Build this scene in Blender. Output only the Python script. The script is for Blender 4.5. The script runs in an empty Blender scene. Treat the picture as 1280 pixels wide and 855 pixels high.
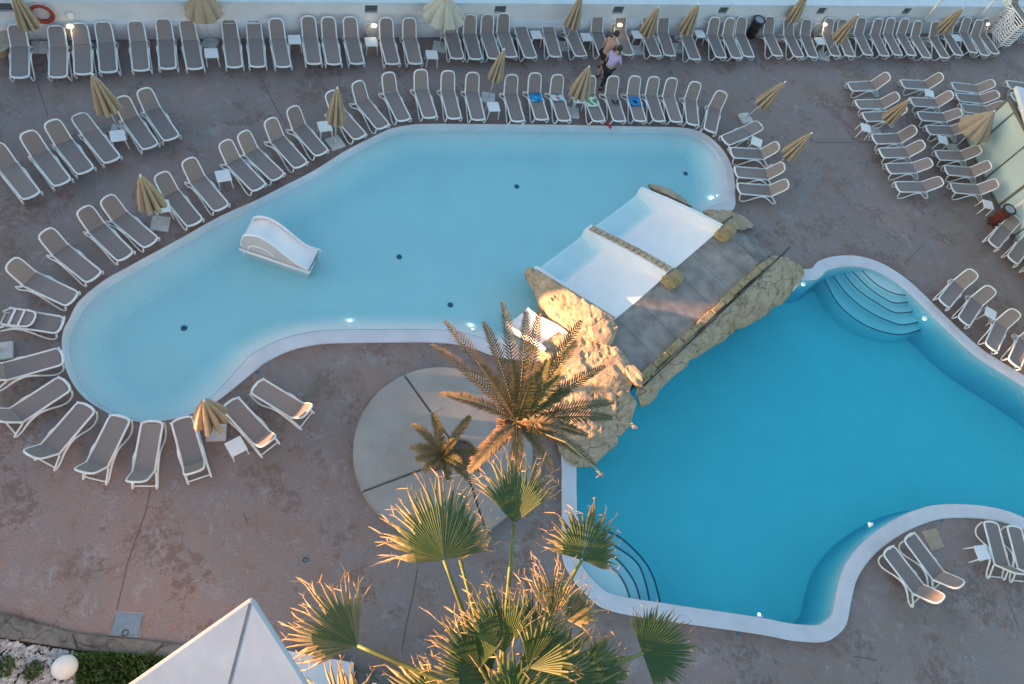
import bpy, bmesh, math, random
from mathutils import Vector, Matrix, noise, geometry
random.seed(7)
S = bpy.context.scene
C = S.collection
PI = math.pi
# ---------------------------------------------------------------- camera survey
F_PX, HC = 887.6, 17.63
ROT = Matrix(((0.978731, 0.092782, 0.182967), (0.0, -0.891881, 0.452271), (0.205148, -0.442651, -0.872911)))
CAM = Vector((0, 0, HC))
def G(u, v, z=0.0):
    """world point at height z surveyed from the photograph (pixels of the 1280x855 photo)"""
    d = ROT @ Vector((u - 640, v - 427.5, F_PX))
    t = (z - HC) / d.z
    return CAM + d * t
# ---------------------------------------------------------------- materials
MATS = {}
def nodes(m):
    m.use_nodes = True
    nt = m.node_tree
    return nt, nt.nodes, nt.links, nt.nodes.get('Principled BSDF')
def mat(name, col, rough=.6, var=.12, scale=6.0, bump=0.0, bscale=40., spec=.5, metallic=0., emit=None, estr=0., trans=0.):
    if name in MATS: return MATS[name]
    m = bpy.data.materials.new(name); MATS[name] = m
    nt, N, Lk, b = nodes(m)
    tc = N.new('ShaderNodeTexCoord')
    nz = N.new('ShaderNodeTexNoise'); nz.inputs['Scale'].default_value = scale; nz.inputs['Detail'].default_value = 6
    Lk.new(tc.outputs['Object'], nz.inputs['Vector'])
    r = N.new('ShaderNodeValToRGB'); e = r.color_ramp.elements
    e[0].position = .3; e[1].position = .7
    e[0].color = (*[c * (1 - var) for c in col], 1); e[1].color = (*[min(1, c * (1 + var)) for c in col], 1)
    Lk.new(nz.outputs['Fac'], r.inputs['Fac']); Lk.new(r.outputs['Color'], b.inputs['Base Color'])
    b.inputs['Roughness'].default_value = rough; b.inputs['Metallic'].default_value = metallic
    b.inputs['Specular IOR Level'].default_value = spec
    if bump:
        n2 = N.new('ShaderNodeTexNoise'); n2.inputs['Scale'].default_value = bscale; n2.inputs['Detail'].default_value = 5
        Lk.new(tc.outputs['Object'], n2.inputs['Vector'])
        bp = N.new('ShaderNodeBump'); bp.inputs['Strength'].default_value = bump; bp.inputs['Distance'].default_value = .02
        Lk.new(n2.outputs['Fac'], bp.inputs['Height']); Lk.new(bp.outputs['Normal'], b.inputs['Normal'])
    if emit:
        b.inputs['Emission Color'].default_value = (*emit, 1); b.inputs['Emission Strength'].default_value = estr
    return m
def ramp(N, stops):
    r = N.new('ShaderNodeValToRGB'); e = r.color_ramp.elements
    while len(e) < len(stops): e.new(.5)
    for i, (p, c) in enumerate(stops):
        e[i].position = p; e[i].color = (*c, 1) if len(c) == 3 else c
    return r
def mixc(N, Lk, fac, a, b, blend='MIX'):
    x = N.new('ShaderNodeMix'); x.data_type = 'RGBA'; x.blend_type = blend
    for sock, v in ((x.inputs[0], fac), (x.inputs[6], a), (x.inputs[7], b)):
        if isinstance(v, (int, float)): sock.default_value = v
        elif isinstance(v, tuple): sock.default_value = (*v, 1)
        else: Lk.new(v, sock)
    return x.outputs[2]
def tex(N, Lk, vec, kind, scale, detail=6, rough=.55, dist=0.):
    n = N.new('ShaderNodeTexNoise' if kind == 'noise' else 'ShaderNodeTexVoronoi')
    n.inputs['Scale'].default_value = scale
    if kind == 'noise':
        n.inputs['Detail'].default_value = detail; n.inputs['Roughness'].default_value = rough; n.inputs['Distortion'].default_value = dist
    Lk.new(vec, n.inputs['Vector'])
    return n
def deck_mat(red=0.):
    m = bpy.data.materials.new('stamped_concrete'); nt, N, Lk, b = nodes(m)
    tc = N.new('ShaderNodeTexCoord'); v = tc.outputs['Object']
    big = tex(N, Lk, v, 'noise', .2, 8, .62, .3)
    c1 = ramp(N, [(.30, (.235, .155, .125)), (.42, (.262, .193, .167)), (.5, (.258, .208, .19)), (.6, (.31, .222, .195)), (.72, (.205, .205, .215))])
    Lk.new(big.outputs['Fac'], c1.inputs['Fac'])
    mid = tex(N, Lk, v, 'noise', 1.5, 10, .72, .25)
    c2 = ramp(N, [(.3, (.78, .66, .6)), (.45, (1.04, .98, .95)), (.56, (.93, .97, 1.02)), (.68, (1.2, 1.24, 1.3))])
    Lk.new(mid.outputs['Fac'], c2.inputs['Fac'])
    col = mixc(N, Lk, 1.0, c1.outputs['Color'], c2.outputs['Color'], 'MULTIPLY')
    # red-brown worn patches where the colour hardener has flaked
    fl = tex(N, Lk, v, 'noise', .55, 10, .7, .3)
    f2 = ramp(N, [(.535, (0, 0, 0)), (.56, (1, 1, 1))]); Lk.new(fl.outputs['Fac'], f2.inputs['Fac'])
    fine = tex(N, Lk, v, 'noise', 5, 8, .75)
    f3 = ramp(N, [(.46, (0, 0, 0)), (.51, (1, 1, 1))]); Lk.new(fine.outputs['Fac'], f3.inputs['Fac'])
    fm = N.new('ShaderNodeMath'); fm.operation = 'MULTIPLY'; Lk.new(f2.outputs['Color'], fm.inputs[0]); Lk.new(f3.outputs['Color'], fm.inputs[1])
    fm2 = N.new('ShaderNodeMath'); fm2.operation = 'MULTIPLY'; Lk.new(fm.outputs[0], fm2.inputs[0]); fm2.inputs[1].default_value = .8
    col = mixc(N, Lk, fm2.outputs[0], col, (.19, .118, .094))
    # pale scuffs
    sc = tex(N, Lk, v, 'noise', 1.9, 10, .8, .5)
    s2 = ramp(N, [(.55, (0, 0, 0)), (.62, (.6, .6, .6))]); Lk.new(sc.outputs['Fac'], s2.inputs['Fac'])
    col = mixc(N, Lk, s2.outputs['Color'], col, (.34, .31, .31))
    ol = tex(N, Lk, v, 'noise', .42, 9, .66, .2); ol2 = ramp(N, [(.56, (0, 0, 0)), (.63, (.6, .6, .6))]); Lk.new(ol.outputs['W'] if 0 else ol.outputs['Color'], ol2.inputs['Fac'])
    col = mixc(N, Lk, ol2.outputs['Color'], col, (.17, .14, .1))
    gr = tex(N, Lk, v, 'noise', 22, 6, .8); gr2 = ramp(N, [(.3, (.72, .72, .72)), (.7, (1.24, 1.24, 1.24))]); Lk.new(gr.outputs['Fac'], gr2.inputs['Fac'])
    col = mixc(N, Lk, 1.0, col, gr2.outputs['Color'], 'MULTIPLY')
    # small dark spots and dirt
    vo = tex(N, Lk, v, 'voronoi', 1.1); vo.inputs['Randomness'].default_value = 1
    sp = ramp(N, [(.03, (.55, .55, .55)), (.07, (0, 0, 0))]); Lk.new(vo.outputs['Distance'], sp.inputs['Fac'])
    col = mixc(N, Lk, sp.outputs['Color'], col, (.09, .07, .07))
    if red:
        rn = tex(N, Lk, v, 'noise', 1.2, 8, .7); r2 = ramp(N, [(.36, (0, 0, 0)), (.6, (red, red, red))]); Lk.new(rn.outputs['Fac'], r2.inputs['Fac'])
        fa = N.new('ShaderNodeAttribute'); fa.attribute_name = 'fade'; fx = N.new('ShaderNodeMath'); fx.operation = 'MULTIPLY'; Lk.new(r2.outputs['Color'], fx.inputs[0]); Lk.new(fa.outputs['Fac'], fx.inputs[1])
        col = mixc(N, Lk, fx.outputs[0], col, (.19, .115, .09))
    Lk.new(col, b.inputs['Base Color'])
    rr = ramp(N, [(.3, (.42, .42, .42)), (.7, (.7, .7, .7))]); Lk.new(mid.outputs['Fac'], rr.inputs['Fac']); Lk.new(rr.outputs['Color'], b.inputs['Roughness'])
    bp = N.new('ShaderNodeBump'); bp.inputs['Strength'].default_value = .35; bp.inputs['Distance'].default_value = .02
    Lk.new(mid.outputs['Fac'], bp.inputs['Height']); Lk.new(bp.outputs['Normal'], b.inputs['Normal'])
    return m
def rock_mat(name, a, bcol, dark, crack=.85):
    m = bpy.data.materials.new(name); nt, N, Lk, b = nodes(m)
    tc = N.new('ShaderNodeTexCoord'); v = tc.outputs['Object']
    n1 = tex(N, Lk, v, 'noise', 1.6, 9, .65, .8)
    c1 = ramp(N, [(.3, dark), (.47, a), (.7, bcol)]); Lk.new(n1.outputs['Fac'], c1.inputs['Fac'])
    n2 = tex(N, Lk, v, 'noise', 9, 8, .7)
    c2 = ramp(N, [(.3, (.7, .68, .66)), (.65, (1.15, 1.15, 1.15))]); Lk.new(n2.outputs['Fac'], c2.inputs['Fac'])
    col = mixc(N, Lk, 1.0, c1.outputs['Color'], c2.outputs['Color'], 'MULTIPLY')
    warp = N.new('ShaderNodeVectorMath'); warp.operation = 'MULTIPLY_ADD'
    nw = tex(N, Lk, v, 'noise', 1.1, 4)
    Lk.new(nw.outputs['Color'], warp.inputs[0]); warp.inputs[1].default_value = (.8, .8, .8); Lk.new(v, warp.inputs[2])
    vo = tex(N, Lk, warp.outputs[0], 'voronoi', crack); vo.feature = 'DISTANCE_TO_EDGE'
    ck = ramp(N, [(.0, (.55, .55, .55)), (.018, (0, 0, 0))]); Lk.new(vo.outputs['Distance'], ck.inputs['Fac'])
    n4 = tex(N, Lk, v, 'noise', 1.9, 3); c4 = ramp(N, [(.38, (0, 0, 0)), (.5, (1, 1, 1))]); Lk.new(n4.outputs['Fac'], c4.inputs['Fac'])
    mm = N.new('ShaderNodeMath'); mm.operation = 'MULTIPLY'; Lk.new(ck.outputs['Color'], mm.inputs[0]); Lk.new(c4.outputs['Color'], mm.inputs[1])
    col = mixc(N, Lk, mm.outputs[0], col, (.07, .05, .035))
    Lk.new(col, b.inputs['Base Color']); b.inputs['Roughness'].default_value = .85
    sub = N.new('ShaderNodeMath'); sub.operation = 'SUBTRACT'; Lk.new(n2.outputs['Fac'], sub.inputs[0]); Lk.new(mm.outputs[0], sub.inputs[1])
    bp = N.new('ShaderNodeBump'); bp.inputs['Strength'].default_value = .8; bp.inputs['Distance'].default_value = .05
    Lk.new(sub.outputs[0], bp.inputs['Height']); Lk.new(bp.outputs['Normal'], b.inputs['Normal'])
    return m
def water_mat(dens, tint):
    m = bpy.data.materials.new('pool_water'); m.use_nodes = True
    nt = m.node_tree; N = nt.nodes; Lk = nt.links; N.clear()
    out = N.new('ShaderNodeOutputMaterial')
    tr = N.new('ShaderNodeBsdfTransparent'); tr.inputs['Color'].default_value = (1, 1, 1, 1)
    gl = N.new('ShaderNodeBsdfGlossy'); gl.inputs['Roughness'].default_value = .04
    fr = N.new('ShaderNodeFresnel'); fr.inputs['IOR'].default_value = 1.33
    tc = N.new('ShaderNodeTexCoord')
    nz = tex(N, Lk, tc.outputs['Object'], 'noise', 1.4, 3, .5, .4)
    bp = N.new('ShaderNodeBump'); bp.inputs['Strength'].default_value = .12; bp.inputs['Distance'].default_value = .05
    Lk.new(nz.outputs['Fac'], bp.inputs['Height']); Lk.new(bp.outputs['Normal'], gl.inputs['Normal']); Lk.new(bp.outputs['Normal'], fr.inputs['Normal'])
    ge = N.new('ShaderNodeNewGeometry'); inv = N.new('ShaderNodeMath'); inv.operation = 'SUBTRACT'; inv.inputs[0].default_value = 1.; Lk.new(ge.outputs['Backfacing'], inv.inputs[1])
    fm = N.new('ShaderNodeMath'); fm.operation = 'MULTIPLY'; Lk.new(fr.outputs[0], fm.inputs[0]); Lk.new(inv.outputs[0], fm.inputs[1])
    mx = N.new('ShaderNodeMixShader'); Lk.new(fm.outputs[0], mx.inputs[0]); Lk.new(tr.outputs[0], mx.inputs[1]); Lk.new(gl.outputs[0], mx.inputs[2])
    Lk.new(mx.outputs[0], out.inputs['Surface'])
    va = N.new('ShaderNodeVolumeAbsorption'); va.inputs['Density'].default_value = dens; va.inputs['Color'].default_value = (*tint, 1)
    Lk.new(va.outputs[0], out.inputs['Volume'])
    return m
def leaf_mat(name, green, green2, dry, transl=.3):
    m = bpy.data.materials.new(name); m.use_nodes = True
    nt = m.node_tree; N = nt.nodes; Lk = nt.links; N.clear()
    out = N.new('ShaderNodeOutputMaterial')
    at = N.new('ShaderNodeAttribute'); at.attribute_name = 'dry'
    tc = N.new('ShaderNodeTexCoord'); nz = tex(N, Lk, tc.outputs['Object'], 'noise', 3.0, 5)
    g = mixc(N, Lk, nz.outputs['Fac'], green, green2)
    col = mixc(N, Lk, at.outputs['Fac'], g, dry)
    p = N.new('ShaderNodeBsdfPrincipled'); p.inputs['Roughness'].default_value = .5; Lk.new(col, p.inputs['Base Color'])
    t = N.new('ShaderNodeBsdfTranslucent'); Lk.new(col, t.inputs['Color'])
    mx = N.new('ShaderNodeMixShader'); mx.inputs[0].default_value = transl
    Lk.new(p.outputs[0], mx.inputs[1]); Lk.new(t.outputs[0], mx.inputs[2]); Lk.new(mx.outputs[0], out.inputs['Surface'])
    return m
DECK = deck_mat()
WHITE = mat('white_resin', (.78, .78, .78), .42, .05)
SLING = mat('grey_textile', (.255, .215, .2), .8, .08, 30, .25, 220)
def sling_variation():
    nt = SLING.node_tree; N = nt.nodes; Lk = nt.links; b = N['Principled BSDF']
    oi = N.new('ShaderNodeObjectInfo'); r = ramp(N, [(0, (.86, .86, .88)), (1, (1.12, 1.08, 1.05))]); Lk.new(oi.outputs['Random'], r.inputs['Fac'])
    old = b.inputs['Base Color'].links[0].from_socket
    Lk.new(mixc(N, Lk, 1.0, old, r.outputs['Color'], 'MULTIPLY'), b.inputs['Base Color'])
sling_variation()
CANVAS = mat('beige_canvas', (.36, .287, .2), .85, .1, 5, .15, 60)
PALECANVAS = mat('pale_canvas', (.47, .44, .36), .85, .08, 5, .15, 60)
POLE = mat('pale_pole', (.55, .53, .5), .5, .08)
CONC = mat('cast_concrete', (.42, .4, .38), .85, .18, 5, .3, 30)
PLASTER = mat('white_plaster', (.68, .69, .72), .8, .06, 1.5, .2, 25)
POOLP = mat('pale_pool_paint', (.6, .69, .7), .6, .03, 1)
POOLW = mat('pool_paint', (.8, .87, .79), .6, .03, 1)
COPING = mat('white_coping', (.62, .62, .66), .55, .07, 1.6, .15, 30)
SHELL = mat('white_fibreglass', (.84, .84, .86), .38, .03, 2)
DARK = mat('dark_metal', (.03, .032, .036), .5, .15)
GREYM = mat('grey_metal', (.2, .21, .23), .45, .15)
BLUEH = mat('blue_grey_steel', (.2, .27, .33), .5, .12, 8)
ROCK = rock_mat('sandy_rock', (.46, .355, .24), (.54, .44, .32), (.32, .245, .165))
ROCKY = rock_mat('yellow_rock', (.38, .29, .15), (.46, .37, .22), (.24, .18, .1), 2.6)
BRIDGE = mat('grey_stamped_concrete', (.3, .26, .232), .7, .34, 2.2, .4, 7)
TILEDK = mat('navy_tile', (.025, .09, .14), .5, .1)
GLOW = mat('underwater_lens', (.8, .9, 1), .4, .02, emit=(.75, .95, 1), estr=.55)
WARM = mat('warm_bulb', (1, .9, .7), .4, .02, emit=(1, .8, .45), estr=.35)
PLATF = mat('grey_membrane', (.33, .31, .285), .6, .12, 1.2, .25, 9)
# ---------------------------------------------------------------- object helpers
def link(name, me, m=None, parent=None, loc=None, smooth=False):
    if m is not None: me.materials.append(m)
    if smooth:
        me.polygons.foreach_set('use_smooth', [True] * len(me.polygons))
    o = bpy.data.objects.new(name, me); C.objects.link(o)
    if parent is not None: o.parent = parent
    if loc is not None: o.location = loc
    return o
def obj(name, bm, m=None, parent=None, loc=None, smooth=False):
    me = bpy.data.meshes.new(name); bm.normal_update(); bm.to_mesh(me); bm.free()
    return link(name, me, m, parent, loc, smooth)
def tag(o, label=None, cat=None, group=None, kind=None):
    for k, v in (('label', label), ('category', cat), ('group', group), ('kind', kind)):
        if v: o[k] = v
    return o
def thing(name, label, cat, loc=(0, 0, 0), rz=0., group=None):
    o = bpy.data.objects.new(name, None); C.objects.link(o); o.location = loc; o.rotation_euler = (0, 0, rz); o.empty_display_size = .2
    return tag(o, label, cat, group)
def copy_tree(o, parent=None):
    c = o.copy(); C.objects.link(c)
    if parent is not None:
        c.parent = parent; c.matrix_parent_inverse = o.matrix_parent_inverse.copy()
    for ch in [x for x in o.children]: copy_tree(ch, c)
    return c
def box(bm, c, s, rz=0., mtx=None, bevel=0.):
    M = Matrix.Translation(c) @ Matrix.Rotation(rz, 4, 'Z') @ Matrix.Diagonal((*s, 1))
    if mtx is not None: M = mtx @ M
    r = bmesh.ops.create_cube(bm, size=1.0, matrix=M)
    if bevel:
        es = list({e for v in r['verts'] for e in v.link_edges})
        bmesh.ops.bevel(bm, geom=es, offset=bevel, segments=2, affect='EDGES', profile=.6)
def tube(bm, pts, rad, n=6, closed=False, flat=1.0, cap=True):
    pts = [Vector(p) for p in pts]; k = len(pts)
    rad = rad if isinstance(rad, (list, tuple)) else [rad] * k
    rings = []; prev = None
    for i, p in enumerate(pts):
        a = pts[i - 1] if (i > 0 or closed) else p
        b = pts[(i + 1) % k] if (i < k - 1 or closed) else p
        t = (b - a).normalized() if (b - a).length > 1e-9 else Vector((0, 0, 1))
        if prev is None:
            up = Vector((0, 0, 1)) if abs(t.z) < .95 else Vector((1, 0, 0))
            x = t.cross(up).normalized()
        else:
            x = (prev - t * prev.dot(t)).normalized()
        prev = x; y = t.cross(x)
        rings.append([bm.verts.new(p + (x * math.cos(q) + y * math.sin(q) * flat) * rad[i]) for q in [2 * PI * j / n for j in range(n)]])
    for i in range(k if closed else k - 1):
        A, B = rings[i], rings[(i + 1) % k]
        for j in range(n): bm.faces.new((A[j], A[(j + 1) % n], B[(j + 1) % n], B[j]))
    if cap and not closed:
        bm.faces.new(rings[0][::-1]); bm.faces.new(rings[-1])
def catmull(P, n=6, closed=True):
    P = [Vector(p) for p in P]; k = len(P); out = []
    for i in range(k if closed else k - 1):
        p0, p1, p2, p3 = (P[(i + j - 1) % k] if closed else P[max(0, min(k - 1, i + j - 1))] for j in range(4))
        for j in range(n):
            t = j / n
            out.append(.5 * ((2 * p1) + (p2 - p0) * t + (2 * p0 - 5 * p1 + 4 * p2 - p3) * t * t + (3 * p1 - p0 - 3 * p2 + p3) * t ** 3))
    if not closed: out.append(P[-1])
    return out
def prism(bm, poly, z0, z1, top=True, bottom=True):
    poly = [Vector((p[0], p[1], 0)) for p in poly]; k = len(poly)
    f = (lambda z: z if callable(z) else (lambda i: z)); a, b = f(z0), f(z1)
    lo = [bm.verts.new((p.x, p.y, a(i))) for i, p in enumerate(poly)]; hi = [bm.verts.new((p.x, p.y, b(i))) for i, p in enumerate(poly)]
    for i in range(k): bm.faces.new((lo[i], lo[(i + 1) % k], hi[(i + 1) % k], hi[i]))
    for tri in geometry.tessellate_polygon([poly]):
        if top: bm.faces.new([hi[i] for i in tri])
        if bottom: bm.faces.new([lo[i] for i in tri])
    bmesh.ops.recalc_face_normals(bm, faces=bm.faces[:])
def area(P): return sum(P[i].x * P[(i + 1) % len(P)].y - P[(i + 1) % len(P)].x * P[i].y for i in range(len(P))) / 2
def inset(P, d):
    k = len(P); s = 1 if area(P) > 0 else -1; out = []
    for i in range(k):
        t = (P[(i + 1) % k] - P[i - 1]); t.z = 0; t.normalize()
        dd = d(i) if callable(d) else d
        out.append(P[i] + Vector((-t.y, t.x, 0)) * s * dd)
    return out
def holes_sheet(name, loops, z, m, parent=None):
    pts = [Vector((p[0], p[1], 0)) for l in loops for p in l]
    bm = bmesh.new(); vs = [bm.verts.new((p.x, p.y, z)) for p in pts]
    for tri in geometry.tessellate_polygon([[Vector((p[0], p[1], 0)) for p in l] for l in loops]):
        try: bm.faces.new([vs[i] for i in tri])
        except ValueError: pass
    bmesh.ops.recalc_face_normals(bm, faces=bm.faces[:])
    if sum(f.normal.z for f in bm.faces) < 0: bmesh.ops.reverse_faces(bm, faces=bm.faces[:])
    return obj(name, bm, m, parent)
def rib(name, pts, w, z, m, kind='structure'):
    """thin flat strip along points"""
    bm = bmesh.new(); prev = None; k = len(pts)
    for i, p in enumerate(pts):
        p = Vector((p[0], p[1], 0)); a = Vector((*pts[max(0, i - 1)][:2], 0)); b = Vector((*pts[min(k - 1, i + 1)][:2], 0))
        t = (b - a).normalized(); nn = Vector((-t.y, t.x, 0)) * w / 2
        q = [bm.verts.new(p + nn + Vector((0, 0, z))), bm.verts.new(p - nn + Vector((0, 0, z)))]
        if prev: bm.faces.new((prev[0], prev[1], q[1], q[0]))
        prev = q
    bmesh.ops.recalc_face_normals(bm, faces=bm.faces[:])
    return bm
# ---------------------------------------------------------------- world, sun, camera
W = bpy.data.worlds.new('World'); S.world = W; W.use_nodes = True
wn = W.node_tree.nodes; wl = W.node_tree.links
sky = wn.new('ShaderNodeTexSky'); sky.sky_type = 'NISHITA'; sky.sun_disc = False
SUN_EL = math.radians(4.5); SUN_DIR = Vector((-1, .0, 0)).normalized()      # horizontal direction towards the sun
sky.sun_elevation = SUN_EL; sky.sun_rotation = math.atan2(SUN_DIR.x, SUN_DIR.y)
sky.air_density = 1.0; sky.dust_density = 1.0; sky.ozone_density = 1.45
bg = wn['Background']; wl.new(sky.outputs[0], bg.inputs[0]); bg.inputs[1].default_value = .15
ld = bpy.data.lights.new('sun', 'SUN'); ld.energy = 4.3; ld.angle = math.radians(.5); ld.color = (1, .47, .22)
lo = bpy.data.objects.new('sun', ld); C.objects.link(lo)
sd = Vector((SUN_DIR.x * math.cos(SUN_EL), SUN_DIR.y * math.cos(SUN_EL), math.sin(SUN_EL)))
lo.rotation_euler = sd.to_track_quat('Z', 'Y').to_euler(); lo.location = (-20, 5, 20)
cd = bpy.data.cameras.new('camera'); cam = bpy.data.objects.new('camera', cd); C.objects.link(cam); S.camera = cam
cd.sensor_width = 36; cd.lens = F_PX / 1280 * 36; cd.clip_end = 2000; cd.clip_start = .1
ex, ey, ez = (ROT @ Vector(a) for a in ((1, 0, 0), (0, -1, 0), (0, 0, -1)))
cam.matrix_world = Matrix(((ex.x, ey.x, ez.x, CAM.x), (ex.y, ey.y, ez.y, CAM.y), (ex.z, ey.z, ez.z, CAM.z), (0, 0, 0, 1)))
S.view_settings.view_transform = 'Standard'; S.view_settings.look = 'None'; S.view_settings.gamma = 1; S.view_settings.use_curve_mapping = False
S.view_settings.exposure = 2.28
S.cycles.transparent_max_bounces = 24; S.cycles.max_bounces = 8; S.cycles.volume_bounces = 0
S.cycles.caustics_reflective = False
# ---------------------------------------------------------------- bridge frame: along the bridge, down the ramps
BA = Vector((6.61, 9.80, 0)); BU = Vector((.7148, .6993, 0)).normalized(); BV = Vector((-BU.y, BU.x, 0))
def BP(a, d, z=0.): return BA + BU * a + BV * d + Vector((0, 0, z))
BRZ = math.atan2(BU.y, BU.x)
# ---------------------------------------------------------------- pools
up_px = [(510,157),(530,155.5),(580,155.5),(640,156),(700,156.5),(765,158),(820,159),(852,160),(875,165),(892,176),(905,190),(914,207),(918,225),(918.5,240),(917,262)]
up2_px = [(615,445),(595,437),(570,431),(537,428.5),(490,428.5),(445,429),(402,430.5),(365,438),(335,452),(320,463),(295,484),(270,503),(240,518),(207,526),(175,527.5),(155,524),(137,518),(107,499),(90,478),(80,453),(77.5,428),(80,412),(86,401),(92,388),(100,376),(117,361),(135,348),(155,337),(175,326),(225,299),(275,271),(320,251),(355,233),(392,214),(427,192),(445,182),(460,174.5),(475,167),(490,161)]
upo = catmull([G(*p) for p in up_px] + [BP(6.2, .5), BP(5.4, -.35), BP(2, -.35), BP(-.9, -.35), G(672, 452), G(640, 450)] + [G(*p) for p in up2_px], 4)
dp_px = [(1006,337),(1022,327),(1042,321),(1067,320),(1090,325),(1110,334),(1135,351),(1160,374),(1185,399),(1222,433),(1252,453),(1280,470.5),(1330,505),(1390,560),(1420,620),(1410,680),(1370,705),(1320,690),(1280,663),(1252,653),(1222,648.5),(1185,648),(1160,653),(1130,666),(1095,691),(1072,721),(1063,753),(1057,781),(1042,797),(1025,803),(990,801),(960,795),(915,788),(865,781),(825,775),(785,769),(755,761),(740,751),(725,736),(715,723),(706,708),(702,690),(702,660),(702,625),(702,592)]
dpo = catmull([G(*p) for p in dp_px] + [BP(-3.3, -1.3), BP(-2, -1.3), BP(0, -1.3), BP(2, -1.3), BP(4.4, -1.3), BP(6.1, -1.3)], 4)
deck_out = [(-40, -14), (70, -14), (70, 38.75), (-40, 10.53)]
FAR = [(-300, -200), (300, -200), (300, 400), (-300, 400)]
tag(holes_sheet('deck', [deck_out, upo, dpo], 0., DECK), kind='structure')
gm = mat('dark_ground', (.035, .04, .05), .8, .3, .3)
tag(holes_sheet('ground', [FAR, deck_out], -.004, gm), kind='structure')
def pool(outer, wcop, zc_in, floor_z, wz, water_name, dens, paint, shelf=.25):
    """coping ring, basin and the body of water"""
    k = len(outer)
    inn = inset(outer, wcop)
    bm = bmesh.new()
    prof = []
    for i in range(k):
        o_, n_ = outer[i], inn[i]; zi = zc_in(i, outer)
        w_ = max(0., min(1., -zi / .3))        # 0 dry kerb, 1 submerged beach edge
        hs = [a + (b - a) * w_ for a, b in ((.03, .03), (.045, .035), (.04, -.06), (.015, -.12), (.015, -.16), (-.02, -.2))]
        prof.append([o_.lerp(n_, f) + Vector((0, 0, h)) for f, h in zip((0, .06, .12, .5, .92, 1.), hs)])
    vs = [[bm.verts.new(q) for q in p] for p in prof]
    ob = [bm.verts.new((p.x, p.y, -.1)) for p in outer]
    for i in range(k):
        j = (i + 1) % k
        bm.faces.new((ob[i], ob[j], vs[j][0], vs[i][0]))
        for q in range(5): bm.faces.new((vs[i][q], vs[j][q], vs[j][q + 1], vs[i][q + 1]))
    bmesh.ops.recalc_face_normals(bm, faces=bm.faces[:])
    tag(obj('pool_coping', bm, COPING, smooth=True), kind='structure')
    # basin
    bm = bmesh.new()
    w2 = inset(inn, .002)
    a = [bm.verts.new((p.x, p.y, prof[i][5].z + .008)) for i, p in enumerate(w2)]; rings_ = [a]
    if shelf > .2:
        for f_ in (.15, .3, .5, .7, .88):
            s_ = f_ * f_ * (3 - 2 * f_); rings_.append([bm.verts.new((p.x, p.y, prof[i][5].z * (1 - s_) + floor_z * s_)) for i, p in enumerate(inset(inn, shelf * f_))])
    b2 = inset(inn, shelf * .4); b = rings_[-1] if shelf > .2 else [bm.verts.new((p.x, p.y, floor_z + .02)) for p in b2]
    c2 = inset(inn, shelf); c = [bm.verts.new((p.x, p.y, floor_z)) for p in c2]
    for A, B in (list(zip(rings_, rings_[1:])) + [(b, c)] if shelf > .2 else ((a, b), (b, c))):
        for i in range(k): bm.faces.new((A[i], A[(i + 1) % k], B[(i + 1) % k], B[i]))
    for tri in geometry.tessellate_polygon([[Vector((p.x, p.y, 0)) for p in c2]]):
        try: bm.faces.new([c[i] for i in tri])
        except ValueError: pass
    bmesh.ops.recalc_face_normals(bm, faces=bm.faces[:])
    wallm = mat('blue_pool_wall', (.3, .52, .6), .6, .05, 1)
    me_ = None
    bm.faces.ensure_lookup_table()
    if shelf < .2:
        for f in bm.faces[:2 * k]: f.material_index = 1
    tag((lambda o_: (o_.data.materials.append(wallm), o_)[1])(obj('pool_basin', bm, paint)), kind='structure')
    # water: closed body
    bm = bmesh.new()
    wo = inset(outer, .05); prism(bm, wo, floor_z - .3, wz)
    o = obj(water_name, bm, water_mat(dens, (0.0, .815, .905))); tag(o, kind='structure')
    return inn
def z_up(i, P):
    # the near and right sides carry a dry kerb; on the far and left sides the beach edge lies under the water
    k = len(P); s = 1 if area(P) > 0 else -1; acc = 0
    for j in range(-7, 8):
        q = (i + j) % k; t = P[(q + 2) % k] - P[q - 2]; n = Vector((t.y, -t.x, 0)).normalized() * s
        acc += 1 if ((n.y < -.3 and P[q].x > -3.7) or (n.x > .6 and P[q].x > 5)) else 0
    return -.3 * (1 - acc / 15)
for P_ in (upo, dpo):
    O_ = inset(P_, -.5); bm = bmesh.new(); k = len(P_); A_ = [bm.verts.new((p.x, p.y, .004)) for p in P_]; B_ = [bm.verts.new((p.x, p.y, .004)) for p in O_]
    for i in range(k): bm.faces.new((A_[i], A_[(i + 1) % k], B_[(i + 1) % k], B_[i]))
    bmesh.ops.recalc_face_normals(bm, faces=bm.faces[:]); ob_ = obj('deck_border', bm, MATS.get('border') or MATS.setdefault('border', deck_mat(.9))); tag(ob_, kind='structure'); at_ = ob_.data.attributes.new('fade', 'FLOAT', 'POINT'); at_.data.foreach_set('value', [1.] * k + [0.] * k)
up_in = pool(upo, lambda i: .42 + 1.0 * z_up(i, upo), z_up, -.46, -.03, 'pool_water', .52, POOLP, .95)
dp_in = pool(dpo, .42, lambda i, P: .02, -1.35, -.06, 'pool_water', .72, POOLW, .12)
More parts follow.
